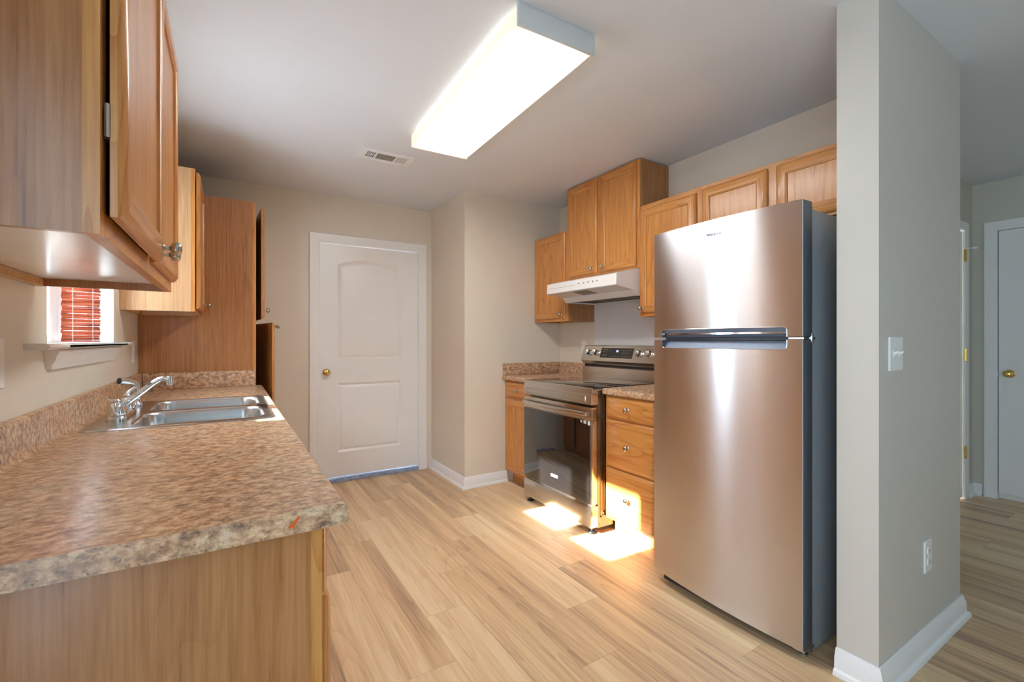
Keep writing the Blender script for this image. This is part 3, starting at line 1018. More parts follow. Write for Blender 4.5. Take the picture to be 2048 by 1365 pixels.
cab_door(c, -1, XU - 0.0005, 1.685, 2.110, 1.393, 2.078, (2.084, 1.425), 'near')
c = cabinet('wall_cabinet', 'short wide oak wall cabinet above the refrigerator', -1, XR - e, XU, YS1 + 0.002, 1.664, 1.785, 2.108,
            [(YS1 + 0.002, YS1 + 0.05), (1.222, 1.276), (1.62, 1.664)], [(1.785, 1.82), (2.07, 2.108)], recess=0.02)
cab_door(c, -1, XU - 0.0005, 1.272, 1.648, 1.800, 2.086, (1.32, 1.83), 'far')
cab_door(c, -1, XU - 0.0005, 0.835, 1.226, 1.800, 2.086, (1.18, 1.83), 'near')

RBF = 2.016
c = cabinet('base_cabinet', 'narrow oak base cabinet with drawer over door, left of the range in the corner', -1, XR - e, RBF, SY1 + 0.004, YJ - e, 0.0, 0.876,
            [(SY1 + 0.004, SY1 + 0.04), (YJ - 0.04, YJ - e)], [(0.10, 0.138), (0.70, 0.735), (0.84, 0.876)], toe=0.1, top=False)
cab_drawer(c, -1, RBF - 0.0005, 2.905, 3.325, 0.737, 0.866)
cab_door(c, -1, RBF - 0.0005, 2.905, 3.325, 0.115, 0.716, (2.94, 0.68), 'far')
c = cabinet('base_cabinet', 'oak base cabinet with three stacked drawers, between the range and the refrigerator', -1, XR - e, RBF, 1.700, SY0 - 0.004, 0.0, 0.876,
            [(1.700, 1.738), (SY0 - 0.042, SY0 - 0.004)], [(0.10, 0.13), (0.415, 0.44), (0.715, 0.74), (0.84, 0.876)], toe=0.1, top=False)
for z0, z1 in ((0.733, 0.868), (0.431, 0.722), (0.112, 0.421)):
    cab_drawer(c, -1, RBF - 0.0005, 1.722, 2.100, z0, z1)


# ================================================================= COUNTERTOPS
def counter_profile(sgn, xw, xf, zt=0.914, splash=True):
    """outline in (x,z): rolled front edge, coved backsplash with rounded top"""
    p = []
    X = lambda a: xf - sgn * a                 # a = distance back from the front nose
    p += [(X(0.032), zt - 0.037), (X(0.004), zt - 0.037), (X(0.0), zt - 0.033)]
    for i in range(7):
        a = R(90 * i / 6)
        p.append((X(0.016 - 0.016 * math.cos(a)), zt - 0.016 + 0.016 * math.sin(a)))
    if splash:
        xs = xw + sgn * 0.021
        p.append((xs + sgn * 0.014, zt))
        for i in range(1, 5):
            a = R(90 * i / 5)
            p.append((xs + sgn * (0.014 - 0.014 * math.sin(a)), zt + 0.014 - 0.014 * math.cos(a)))
        zs = zt + 0.102
        p.append((xs, zs - 0.014))
        for i in range(1, 6):
            a = R(90 * i / 5)
            p.append((xs - sgn * (0.012 - 0.012 * math.cos(a)), zs - 0.012 + 0.012 * math.sin(a)))
        p.append((xw, zs))
    else:
        p.append((xw, zt))
    p.append((xw, zt - 0.02))
    p.append((X(0.032), zt - 0.02))
    return p


CX = 0.186
o = thing('countertop', 'long brown speckled laminate countertop holding the sink, along the window wall', 'countertop', (-0.14, 2.1, 0.877), 'laminate countertops')
pf = counter_profile(1, XL + 0.0008, CX)
HX_0, HX_1, HY0, HY1 = -0.405, 0.132, 1.990, 2.782       # sink cut-out
b = MB()
b.prism(pf, 'y', 0.878, HY0)
b.prism(pf, 'y', HY1, 3.482)
fr = [q for q in pf if q[0] > HX_1 - 1e-6]
front = [(HX_1, 0.894)] + [q for q in pf[:10]] + [(HX_1, 0.914)]
b.prism(front, 'y', HY0, HY1)
bk = [(HX_0, 0.914)] + pf[10:-1] + [(HX_0, 0.894)]
b.prism(bk, 'y', HY0, HY1)
slab = b.build('top', 'laminate', o)
ec = [(x, z - 0.002 if z < 0.882 else z) for x, z in counter_profile(1, XL + 0.0008, CX)]
b = MB().prism(ec[:-2] + [(XL + 0.0008, 0.875)], 'y', 0.8715, 0.8776)
b.build('end_cap', 'laminate', o)
b = MB().box(XL + 0.024, 0.141, 3.463, 3.482, 0.9145, 1.016)
b.build('backsplash', 'laminate', o, bevel=0.003)
b = MB().prism([(0.083, 0.888), (0.094, 0.887), (0.102, 0.9005), (0.104, 0.9085), (0.099, 0.903)], 'y', 0.8707, 0.8714)
tag(b.build('drip_mark', 'orange_mark', o), 'small orange paint drip on the end of the countertop')

o = thing('countertop', 'short corner countertop with two backsplashes, left of the range', 'countertop', (2.3, 3.12, 0.877), 'laminate countertops')
CR = 1.985
b = MB().prism(counter_profile(-1, XR - 0.0008, CR), 'y', SY1 + 0.003, YJ - 0.001)
b.build('top', 'laminate', o)
b = MB().box(CR + 0.004, XR - 0.024, YJ - 0.020, YJ - 0.001, 0.9145, 1.016)
b.build('backsplash', 'laminate', o, bevel=0.003)
o = thing('countertop', 'short speckled countertop over the drawers, between range and refrigerator', 'countertop', (2.3, 1.9, 0.877), 'laminate countertops')
b = MB().prism(counter_profile(-1, XR - 0.0008, CR), 'y', 1.690, SY0 - 0.003)
b.build('top', 'laminate', o)

# ================================================================= SINK AND FAUCET
o = thing('kitchen_sink', 'double-bowl stainless steel sink set into the window countertop', 'sink', (-0.137, 2.386, 0.914))
SX0, SX1, SYA, SYB = -0.424, 0.151, 1.968, 2.803
zt = 0.9185
outer = rrect(SX0 + 0.012, SX1 - 0.012, SYA + 0.012, SYB - 0.012, 0.035, 5)
bowls = [rrect(-0.300, 0.118, 2.008, 2.362, 0.075, 8), rrect(-0.300, 0.118, 2.410, 2.764, 0.075, 8)]
b = MB()
b.plate(outer, bowls, lambda x, y: (x, y, zt))
o1 = [(x, y, zt) for x, y in outer]
o2 = [(x, y, zt) for x, y in offset_poly(outer, -0.005)]
o3 = [(x, y, 0.9150) for x, y in offset_poly(outer, -0.012)]
b.loft([o1, o2, o3], False, False)
b.build('rim', 'sink_steel', o, recalc=True)
for bw in bowls:
    lv = [(0.0, zt), (0.004, zt - 0.003), (0.008, zt - 0.012), (0.012, zt - 0.08), (0.018, zt - 0.145), (0.030, zt - 0.163), (0.050, zt - 0.170)]
    b = MB().loft([[(x, y, z) for x, y in offset_poly(bw, d_)] for d_, z in lv], False, True)
    ob = b.build('bowl', 'sink_steel', o, angle=50)
    cx = sum(q[0] for q in bw) / len(bw)
    cy = sum(q[1] for q in bw) / len(bw)
    b = MB().lathe((cx, cy, zt - 0.1698), (0, 0, 1), [(0.055, 0), (0.055, 0.002), (0.045, 0.003), (0.040, 0.001), (0.012, 0.001), (0.0, 0.003)], 24)
    b.build('drain', 'chrome', ob)

FX, FY = -0.357, 2.290
o = thing('faucet', 'chrome two-handle kitchen faucet with a rising angled spout, behind the sink bowls', 'faucet', (FX, FY, zt))
b = MB()
dk = rrect(FX - 0.030, FX + 0.030, FY - 0.125, FY + 0.125, 0.029, 6)
b.loft([[(x, y, zt + 0.0005) for x, y in dk], [(x, y, zt + 0.010) for x, y in dk], [(x, y, zt + 0.016) for x, y in offset_poly(dk, 0.004)], [(x, y, zt + 0.018) for x, y in offset_poly(dk, 0.010)]])
b.build('deck_plate', 'chrome', o)
for i, dy in enumerate((-0.098, 0.098)):
    b = MB().lathe((FX, FY + dy, zt + 0.014), (0, 0, 1), [(0.026, 0), (0.027, 0.004), (0.0255, 0.018), (0.022, 0.034), (0.016, 0.046), (0.011, 0.050), (0.011, 0.056), (0.012, 0.059), (0.009, 0.064), (0.0, 0.065)], 24)
    h = b.build('handle', 'chrome', o)
    if i:
        b = MB().tube([(FX, FY + dy, zt + 0.070), (FX + 0.004, FY + dy + 0.012, zt + 0.085), (FX + 0.020, FY + dy + 0.045, zt + 0.100)], [0.010, 0.009, 0.006], 12, flat=0.7)
    else:
        b = MB().tube([(FX, FY + dy, zt + 0.060), (FX - 0.012, FY + dy + 0.014, zt + 0.070), (FX - 0.03, FY + dy + 0.035, zt + 0.074)], [0.010, 0.009, 0.006], 12, flat=0.7)
    b.build('lever', 'chrome', h)
b = MB()
b.lathe((FX, FY, zt + 0.014), (0, 0, 1), [(0.024, 0), (0.024, 0.010), (0.019, 0.018), (0.018, 0.034), (0.016, 0.040), (0.0, 0.042)], 24)
b.tube([(FX - 0.010, FY, zt + 0.028), (FX + 0.010, FY, zt + 0.048), (FX + 0.060, FY, zt + 0.092), (FX + 0.095, FY, zt + 0.124), (FX + 0.115, FY, zt + 0.138), (FX + 0.132, FY, zt + 0.143), (FX + 0.150, FY, zt + 0.141)],
       [0.012, 0.012, 0.0115, 0.011, 0.0105, 0.0105, 0.0105], 16)
sp_ = b.build('spout', 'chrome', o)
b = MB().lathe((FX + 0.149, FY, zt + 0.150), (0, 0, -1), [(0.010, 0), (0.0125, 0.003), (0.0125, 0.026), (0.0115, 0.027), (0.0115, 0.036), (0.009, 0.037), (0.0, 0.036)], 18)
b.build('aerator', 'chrome', sp_)
o = thing('side_sprayer', 'chrome side sprayer standing on the sink ledge beyond the faucet', 'sprayer', (-0.36, 2.63, zt))
MB().lathe((-0.36, 2.63, zt + 0.0005), (0, 0, 1), [(0.024, 0), (0.024, 0.006), (0.018, 0.014), (0.014, 0.030), (0.0, 0.031)], 20).build('base', 'chrome', o)
b = MB().tube([(-0.36, 2.63, zt + 0.030), (-0.36, 2.63, zt + 0.075), (-0.363, 2.628, zt + 0.095), (-0.372, 2.621, zt + 0.108), (-0.390, 2.605, zt + 0.113), (-0.412, 2.585, zt + 0.117)],
              [0.013, 0.0135, 0.015, 0.0155, 0.015, 0.017], 16)
hd = b.build('spray_head', 'chrome', o)
MB().lathe((-0.4118, 2.5852, zt + 0.117), (-0.73, -0.66, 0.14), [(0.0135, 0), (0.0135, 0.002), (0.0, 0.0022)], 16).build('nozzle', 'black_plastic', hd)

# ================================================================= BAMBOO SHADE
o = thing('bamboo_shade', 'reddish bamboo slat shade hanging twisted in the sink window', 'blind', (-0.49, 2.376, WZ0))
A, B_ = Vector((-0.542, 2.352)), Vector((-0.440, 2.398))
b = MB()
z = WZ0 + 0.004
while z < 1.80:
    h = random.uniform(0.0045, 0.0095)
    j0, j1 = random.uniform(-0.002, 0.002), random.uniform(-0.002, 0.002)
    d = (B_ - A).normalized()
    nn = Vector((-d.y, d.x)) * 0.0012
    p0, p1 = A + d * j0, B_ + d * j1
    tl = random.uniform(-0.0015, 0.0015)
    vs = []
    for q, dz in ((p0, 0), (p1, tl)):
        for sgn_, zz in ((-1, z), (1, z), (1, z + h), (-1, z + h)):
            vs.append((q.x + nn.x * sgn_, q.y + nn.y * sgn_, zz + dz))
    b.add(vs, [(0, 1, 2, 3), (4, 7, 6, 5), (0, 4, 5, 1), (1, 5, 6, 2), (2, 6, 7, 3), (3, 7, 4, 0)])
    z += h
b.build('slats', 'bamboo', o)
b = MB()
for t in (0.28, 0.80):
    q = A + (B_ - A) * t
    d = (B_ - A).normalized()
    nn = Vector((-d.y, d.x))
    if nn.y > 0:
        nn = -nn
    pts = []
    for i in range(61):
        zz = WZ0 + 0.004 + i * 0.0098
        k = 0.0022 + 0.0006 * math.sin(i * 2.1)
        pts.append((q.x + nn.x * k, q.y + nn.y * k + 0.0008 * math.sin(i * 1.3), zz))
    b.tube(pts, 0.0009, 5)
b.build('cord', 'stool_paint', o)

# ================================================================= RANGE HOOD
o = thing('range_hood', 'white under-cabinet range hood above the stove', 'range hood', (2.37, 2.503, 1.51))
hy0, hy1 = SY0 + 0.004, SY1 - 0.004
zT = 1.701
prof = [(XR - 0.002, zT), (2.330, zT), (2.315, 1.696), (2.22, 1.677), (2.122, 1.652), (2.116, 1.648), (2.112, 1.577), (2.118, 1.572), (2.268, 1.552), (2.302, 1.514), (2.310, 1.513), (2.310, 1.540), (XR - 0.002, 1.540)]
MB().prism(prof, 'y', hy0, hy1).build('shell', 'white_enamel', o)
b = MB()
for y0, y1 in ((hy0, hy0 + 0.008), (hy1 - 0.008, hy1)):
    b.box(2.310, XR - 0.002, y0, y1, 1.513, 1.540)
b.box(XR - 0.010, XR - 0.002, hy0 + 0.008, hy1 - 0.008, 1.513, 1.540)
b.build('skirt', 'white_enamel', o)
for y0, y1 in ((hy0 + 0.012, 2.30), (2.325, 2.66), (2.69, hy1 - 0.012)):
    MB().box(2.314, XR - 0.013, y0, y1, 1.524, 1.530).build('grease_filter', 'filter_mesh', o)
for y0 in (2.305, 2.665):
    MB().box(2.314, XR - 0.013, y0, y0 + 0.015, 1.521, 1.527).build('filter_rail', 'vent_gray', o)
b = MB()


def under(x, dz):
    t = (x - 2.118) / (2.268 - 2.118)
    return 1.572 - 0.020 * t - dz


b.add([(2.140, 2.44, under(2.140, 0.001)), (2.140, 2.60, under(2.140, 0.001)), (2.250, 2.60, under(2.250, 0.001)), (2.250, 2.44, under(2.250, 0.001)),
       (2.140, 2.44, under(2.140, -0.002)), (2.140, 2.60, under(2.140, -0.002)), (2.250, 2.60, under(2.250, -0.002)), (2.250, 2.44, under(2.250, -0.002))],
      [(0, 1, 2, 3), (4, 7, 6, 5), (0, 4, 5, 1), (1, 5, 6, 2), (2, 6, 7, 3), (3, 7, 4, 0)])
tag(b.build('lamp_cover', 'lamp_window', o), 'tan translucent lamp cover')
for i, y in enumerate((2.30, 2.345, 2.39, 2.44, 2.49)):
    MB().box(2.1128, 2.1142, y, y + (0.010 if i % 2 else 0.016), 1.618 - 0.004 * (i % 2), 1.624).build('control_mark', 'display_marks', o)
MB().box(2.1130, 2.1142, 2.54, 2.84, 1.612, 1.6135).build('control_mark', 'display_marks', o)

# ================================================================= WHITE SPLASH PANEL + OUTLETS
tag(MB().box(XR - 0.004, XR - 0.0005, SY0 + 0.003, SY1 - 0.001, 0.94, 1.512).build('trim_1', 'white_panel'), kind='structure')


def plate_xy(name, label, mk, a, z, w_, h_, items, group=None):
    """wall plate; mk(a,n,z) places it, items adds details"""
    o_ = thing(name, label, 'switch' if 'switch' in name else 'outlet', mk(a, 0, z), group or ('wall outlets' if name == 'wall_outlet' else None))
    b_ = MB()
    lv = [(0, 0.0005), (0, 0.003), (0.003, 0.0055)]
    b_.loft([[mk(q[0], n_, q[1]) for q in offset_poly(rrect(a - w_ / 2, a + w_ / 2, z - h_ / 2, z + h_ / 2, 0.004, 3), d_)] for d_, n_ in lv])
    b_.build('plate', 'white_plastic', o_)
    items(o_, mk, a, z)
    return o_


def duplex(o_, mk, a, z):
    for dz in (-0.022, 0.022):
        b_ = MB()
        b_.loft([[mk(q[0], n_, q[1]) for q in offset_poly(rrect(a - 0.0165, a + 0.0165, z + dz - 0.0145, z + dz + 0.0145, 0.010, 5), d_)] for d_, n_ in ((0, 0.004), (0, 0.007), (0.001, 0.0075))])
        r_ = b_.build('receptacle', 'white_plastic', o_)
        b_ = MB()
        for da in (-0.0065, 0.0065):
            b_.loft([[mk(q[0], n_, q[1]) for q in rrect(a + da - 0.0011, a + da + 0.0011, z + dz - 0.002, z + dz + 0.006, 0.0008, 2)] for n_ in (0.0070, 0.0078)])
        b_.build('slot', 'dark_slot', r_)
    b_ = MB().loft([[mk(q[0], n_, q[1]) for q in rrect(a - 0.003, a + 0.003, z - 0.003, z + 0.003, 0.0028, 3)] for n_ in (0.005, 0.0065)])
    b_.build('screw', 'white_plastic', o_)


def toggles(o_, mk, a, z):
    for da in (-0.023, 0.023):
        b_ = MB().loft([[mk(q[0], n_, q[1]) for q in rrect(a + da - 0.005, a + da + 0.005, z - 0.012, z + 0.012, 0.001, 2)] for n_ in (0.005, 0.0068)])
        f_ = b_.build('switch_slot', 'white_plastic', o_)
        pts = [(a + da, 0.005, z), (a + da, 0.018, z + 0.008)]
        b_ = MB().tube([mk(*q) for q in pts], [0.0048, 0.0036], 8)
        b_.build('toggle', 'white_plastic', f_)


def decora(o_, mk, a, z):
    b_ = MB().loft([[mk(q[0], n_, q[1]) for q in offset_poly(rrect(a - 0.0165, a + 0.0165, z - 0.033, z + 0.033, 0.002, 2), d_)] for d_, n_ in ((0, 0.004), (0, 0.0075), (0.002, 0.0085))])
    b_.build('receptacle', 'white_plastic', o_)


mkL = lambda a, n_, z: (XL + n_, a, z)
mkR = lambda a, n_, z: (XR - n_, a, z)
mkE = lambda a, n_, z: (a, YS0 - n_, z)
plate_xy('wall_outlet', 'white outlet on the window wall, cut by the left picture edge', mkL, 1.545, 1.158, 0.076, 0.122, decora)
plate_xy('wall_outlet', 'white outlet on the window wall, between window sill and pantry', mkL, 3.315, 1.148, 0.072, 0.124, decora)
plate_xy('wall_outlet', 'white outlet on the wall left of the stove control panel', mkR, 3.015, 1.156, 0.072, 0.115, duplex)
plate_xy('light_switch', 'white double toggle switch plate on the end wall beside the refrigerator', mkE, 2.022, 1.166, 0.117, 0.122, toggles)
plate_xy('wall_outlet', 'white outlet low on the end wall above its baseboard', mkE, 2.337, 0.363, 0.076, 0.124, duplex)

# ================================================================= RANGE
o = thing('kitchen_range', 'stainless steel electric range with black glass oven door', 'stove', (2.25, 2.503, 0.0))
ry0, ry1 = SY0 + 0.003, SY1 - 0.003
b = MB()
b.box(1.955, 2.585, ry0 + 0.004, ry1 - 0.004, 0.035, 0.895)
for y, s_ in ((ry0 + 0.004, -1), (ry1 - 0.004, 1)):      # pressed ribs on the side panels
    for d_ in (0.0, 0.028):
        Y = (y - 0.004, y) if s_ < 0 else (y, y + 0.003)
        b.box(1.975 + d_, 1.987 + d_, *Y, 0.10 + d_, 0.86 - d_)
        b.box(1.975 + d_, 2.56 - d_, *Y, 0.10 + d_, 0.112 + d_)
b.build('body', 'range_side', o, bevel=0.002)
b = MB()
b.box(1.915, 2.500, ry0, ry1, 0.897, 0.912)
b.build('cooktop_frame', 'range_steel', o, bevel=0.003)
b = MB().box(1.925, 2.478, ry0 + 0.008, ry1 - 0.008, 0.9125, 0.9175)
ck = b.build('cooktop_glass', 'glass_cooktop', o, bevel=0.0015)
for cx, cy, r_ in ((2.06, 2.31, 0.105), (2.06, 2.69, 0.085), (2.33, 2.31, 0.075), (2.33, 2.69, 0.105)):
    b = MB()
    loops = []
    for rr_, h in ((r_, 0.9176), (r_, 0.9178), (r_ - 0.002, 0.9178), (r_ - 0.002, 0.9176)):
        loops.append([(cx + rr_ * math.cos(2 * math.pi * i / 48), cy + rr_ * math.sin(2 * math.pi * i / 48), h) for i in range(48)])
    b.loft(loops + [loops[0]], False, False)
    b.build('burner_ring', 'display_marks', ck)
b = MB()                                              # front lip below the cooktop, with an embossed strip
b.prism([(1.955, 0.812), (1.900, 0.812), (1.897, 0.815), (1.897, 0.872), (1.900, 0.876), (1.900, 0.912), (1.904, 0.916), (1.914, 0.916), (1.914, 0.8975), (1.955, 0.896)], 'y', ry0, ry1)
b.loft([[(1.897 - n_, q[0], q[1]) for q in offset_poly(rrect(ry0 + 0.05, ry1 - 0.03, 0.822, 0.864, 0.004, 2), d_)] for d_, n_ in ((0, -0.001), (0.003, 0.003), (0.006, 0.003))])
b.build('front_panel', 'range_steel', o, angle=25)
# oven door
dz0, dz1 = 0.188, 0.795
dr = thing('oven_door', None, None, (1.925, 2.503, dz0))
dr.parent = o
dr.location = Vector((1.925, 2.503, dz0)) - Vector(o['_o'])
b = MB()
b.box(1.902, 1.950, ry0, ry1, dz0, dz1 - 0.083)
b.box(1.900, 1.950, ry0, ry1, dz1 - 0.082, dz1)
b.build('door_frame', 'range_steel', dr, bevel=0.003)
MB().box(1.8955, 1.9015, ry0 + 0.012, ry1 - 0.004, dz0 + 0.004, dz1 - 0.086).build('door_glass', 'oven_glass', dr, bevel=0.002)
b = MB()
pts, n_ = [], 18
loops = []
for i in range(n_ + 1):
    t = i / n_
    y = ry0 + 0.022 + (ry1 - ry0 - 0.044) * t
    bow = 0.022 * math.sin(math.pi * t) + 0.020
    x = 1.898 - bow
    zc = dz1 - 0.040
    loops.append([(x + dx, y, zc + dz) for dx, dz in ((-0.008, -0.008), (-0.009, 0.0), (-0.006, 0.009), (0.003, 0.013), (0.008, 0.006), (0.009, -0.006), (0.004, -0.013), (-0.004, -0.013))])
b.loft(loops)
for y in (ry0 + 0.030, ry1 - 0.030):
    b.box(1.872, 1.901, y - 0.010, y + 0.010, dz1 - 0.054, dz1 - 0.026)
b.build('handle', 'range_steel', dr, angle=50)
b = MB()
for x in (1.912, 1.926, 1.938):
    b.box(x, x + 0.004, ry0 - 0.0006, ry0 + 0.002, dz1 - 0.07, dz1 - 0.012)
b.build('vent_slot', 'dark_slot', dr)
for k, (y, z_, w_, h_) in enumerate(((2.215, 0.700, 0.016, 0.016), (2.180, 0.700, 0.026, 0.022), (2.143, 0.698, 0.022, 0.026), (2.498, 0.280, 0.075, 0.018))):
    b = MB().box(1.8950, 1.8954, y - w_ / 2, y + w_ / 2, z_ - h_ / 2, z_ + h_ / 2)
    tag(b.build('sticker', 'sticker', dr), 'small white sticker on the oven glass')
b = MB()
b.box(1.898, 1.955, ry0, ry1, 0.044, 0.176)
b.box(1.915, 1.955, ry0 + 0.01, ry1 - 0.01, 0.176, 0.187)
b.build('storage_drawer', 'range_steel', o, bevel=0.003)
for x in (1.935, 2.52):
    for y in (ry0 + 0.035, ry1 - 0.035):
        MB().lathe((x, y, 0.0008), (0, 0, 1), [(0.024, 0), (0.026, 0.006), (0.022, 0.012), (0.009, 0.014), (0.009, 0.046)], 16).build('foot', 'black_plastic', o)
# back guard
prof = [(2.600, 0.9125), (2.4805, 0.9125), (2.4805, 1.002), (2.500, 1.004), (2.500, 1.024), (2.488, 1.026), (2.462, 1.052), (2.462, 1.060), (2.503, 1.170), (2.509, 1.174), (2.600, 1.174)]
bg = thing('back_guard', None, None, (2.54, 2.503, 0.9125))
bg.parent = o
bg.location = Vector(bg['_o']) - Vector(o['_o'])
MB().prism(prof, 'y', ry0, ry1).build('control_panel', 'range_steel', bg, angle=25)
MB().box(2.4985, 2.4998, ry0 + 0.02, ry1 - 0.01, 1.005, 1.023).build('vent_slot', 'shadow_gap', bg)


def panel_pt(y, z, n_):
    t = (z - 1.060) / 0.110
    nx, nz_ = -0.937, 0.349
    return Vector((2.462 + 0.041 * t + nx * n_, y, z + nz_ * n_))


b = MB()
b.loft([[panel_pt(y, z, n_) for y, z in ((2.332, 1.080), (2.668, 1.080), (2.668, 1.156), (2.332, 1.156))] for n_ in (-0.001, 0.0012)])
b.build('display', 'display_glass', bg)
b = MB()
for (y, z) in [(2.640, 1.142), (2.622, 1.142), (2.604, 1.142), (2.640, 1.126), (2.622, 1.126), (2.604, 1.126), (2.640, 1.096), (2.622, 1.096), (2.604, 1.098),
               (2.545, 1.093), (2.520, 1.093), (2.495, 1.093), (2.470, 1.093), (2.435, 1.093), (2.410, 1.093), (2.385, 1.093), (2.355, 1.093),
               (2.435, 1.118), (2.410, 1.118), (2.385, 1.118), (2.435, 1.138), (2.410, 1.138), (2.385, 1.138), (2.355, 1.142)]:
    b.loft([[panel_pt(y + a, z + c_, n_) for a, c_ in ((-0.005, -0.0025), (0.005, -0.0025), (0.005, 0.0025), (-0.005, 0.0025))] for n_ in (0.001, 0.0015)])
b.build('display_marks', 'display_marks', bg)
text_mesh('clock_digits', '74', 0.024, 'digits', bg, panel_pt(2.492, 1.130, 0.0018), (0, -1, 0), (0.349, 0, 0.937), 0.0003)
for y in (2.803, 2.722, 2.272, 2.178):
    p0 = panel_pt(y, 1.115, 0)
    nd = Vector((-0.937, 0, 0.349))
    b = MB().lathe(p0, nd, [(0.026, 0), (0.026, 0.004), (0.021, 0.006), (0.020, 0.026), (0.018, 0.030), (0.0, 0.031)], 24)
    k = b.build('control_knob', 'range_steel', bg)
    e2 = Vector((0.349, 0, 0.937))
    c0 = p0 + nd * 0.034
    b = MB()
    e1 = Vector((0, 1, 0))
    b.loft([[c0 + nd * h + e1 * a * sc + e2 * c_ * sc for a, c_ in ((-0.006, -0.021), (0.006, -0.021), (0.006, 0.021), (-0.006, 0.021))] for h, sc in ((-0.004, 1), (0.004, 1), (0.006, 0.8))])
    b.build('grip', 'chrome', k, bevel=0.001)

# ================================================================= REFRIGERATOR
o = thing('refrigerator', 'tall stainless steel top-freezer refrigerator beside the end wall', 'refrigerator', (2.2, 1.219, 0.0))
fy0, fy1, FXF = 0.868, 1.570, 1.823
yc, hw = (fy0 + fy1) / 2, (fy1 - fy0) / 2
BUL = 0.023
b = MB()
b.box(1.908, 2.560, fy0 + 0.008, fy1 - 0.008, 0.010, 1.722)
b.build('body', 'fridge_side', o, bevel=0.004)
b = MB()
b.box(1.904, 1.9075, fy0 + 0.006, fy0 + 0.020, 0.012, 1.720)
b.box(1.904, 1.9075, fy1 - 0.020, fy1 - 0.006, 0.012, 1.720)
b.build('body_trim', 'fridge_door_edge', o)
MB().box(1.893, 1.904, fy0 + 0.012, fy1 - 0.012, 0.060, 1.215).build('gasket', 'gasket', o)
MB().box(1.893, 1.904, fy0 + 0.012, fy1 - 0.012, 1.235, 1.715).build('gasket', 'gasket', o)
MB().box(1.860, 1.904, fy0 + 0.05, fy1 - 0.03, 0.012, 0.050).build('kick_grille', 'gasket', o, bevel=0.003)
b = MB()
b.box(1.870, 1.925, fy0 + 0.012, fy0 + 0.055, 1.7225, 1.736)
b.lathe((1.875, fy0 + 0.030, 1.7225), (0, 0, 1), [(0.011, 0), (0.011, 0.018), (0.006, 0.021)], 14)
b.build('hinge', 'fridge_side', o, bevel=0.002)
b = MB()
b.box(1.850, 1.925, fy0 + 0.006, fy0 + 0.05, 0.022, 0.034)
b.lathe((1.880, fy0 + 0.025, 0.0008), (0, 0, 1), [(0.016, 0), (0.016, 0.008), (0.008, 0.010), (0.008, 0.040)], 14)
b.build('hinge', 'hinge_steel', o)
for x, y in ((1.96, fy0 + 0.05), (1.96, fy1 - 0.05), (2.5, fy0 + 0.05), (2.5, fy1 - 0.05)):
    MB().lathe((x, y, 0.0008), (0, 0, 1), [(0.018, 0), (0.018, 0.006), (0.008, 0.0095)], 12).build('foot', 'black_plastic', o)
b = MB()
b.box(1.840, 1.9265, fy0 + 0.004, fy0 + 0.060, 1.2185, 1.2255)
b.lathe((1.895, fy0 + 0.004, 1.205), (0, 0, 1), [(0.006, 0), (0.008, 0.004), (0.008, 0.034), (0.006, 0.038)], 12)
b.build('hinge', 'chrome', o)


def front_x(y):
    return FXF - BUL * (1 - ((y - yc) / hw) ** 2)


NY0, NY1 = 0.922, 1.514            # handle recess
NR = 0.014


def notch(y, depth):
    """how far the recess reaches into a door at y"""
    if y <= NY0 or y >= NY1:
        return 0.0
    d = min(y - NY0, NY1 - y)
    if d >= NR:
        return depth
    return depth - NR + math.sqrt(max(0, NR * NR - (NR - d) ** 2))


ys = [fy0, fy0 + 0.002, fy0 + 0.006]
ys += [fy0 + 0.006 + (NY0 - fy0 - 0.007) * i / 3 for i in range(1, 4)]
corner = [NR * (1 - math.cos(R(90 * i / 6))) for i in range(7)]
ys += [NY0 - 1e-5] + [NY0 + 1e-5 + c_ for c_ in corner]
ys += [NY0 + NR + (NY1 - NY0 - 2 * NR) * i / 20 for i in range(1, 20)]
ys += [NY1 - 1e-5 - c_ for c_ in corner[::-1]] + [NY1 + 1e-5]
ys += [NY1 + (fy1 - NY1 - 0.006) * i / 3 for i in range(1, 4)] + [fy1 - 0.002, fy1]
ys = sorted(set(round(y, 6) for y in ys))


def fridge_door(name, zlo, zhi):
    """zlo, zhi: functions of y"""
    b = MB()
    XBK = 1.893
    for y0, y1 in zip(ys[:-1], ys[1:]):
        r0 = 0.004 if y0 - fy0 < 1e-6 or fy1 - y0 < 1e-6 else 0.0
        r1 = 0.004 if y1 - fy0 < 1e-6 or fy1 - y1 < 1e-6 else 0.0
        x0, x1 = front_x(y0) + r0, front_x(y1) + r1
        a0, a1, c0, c1 = zlo(y0), zlo(y1), zhi(y0), zhi(y1)
        b.add([(x0, y0, a0), (x1, y1, a1), (x1, y1, c1), (x0, y0, c0)], [(0, 1, 2, 3)], 0)
        b.add([(x0, y0, c0), (x1, y1, c1), (XBK, y1, c1), (XBK, y0, c0)], [(0, 1, 2, 3)], 1)
        b.add([(x0, y0, a0), (x1, y1, a1), (XBK, y1, a1), (XBK, y0, a0)], [(0, 1, 2, 3)], 1)
        b.add([(XBK, y0, a0), (XBK, y1, a1), (XBK, y1, c1), (XBK, y0, c0)], [(0, 1, 2, 3)], 1)
    for y in (fy0, fy1):
        x = front_x(y) + 0.004
        b.add([(x, y, zlo(y)), (XBK, y, zlo(y)), (XBK, y, zhi(y)), (x, y, zhi(y))], [(0, 1, 2, 3)], 1)
    return b.build(name, ['fridge_steel', 'fridge_door_edge'], o, angle=30, origin=(FXF, yc, zlo(yc)))


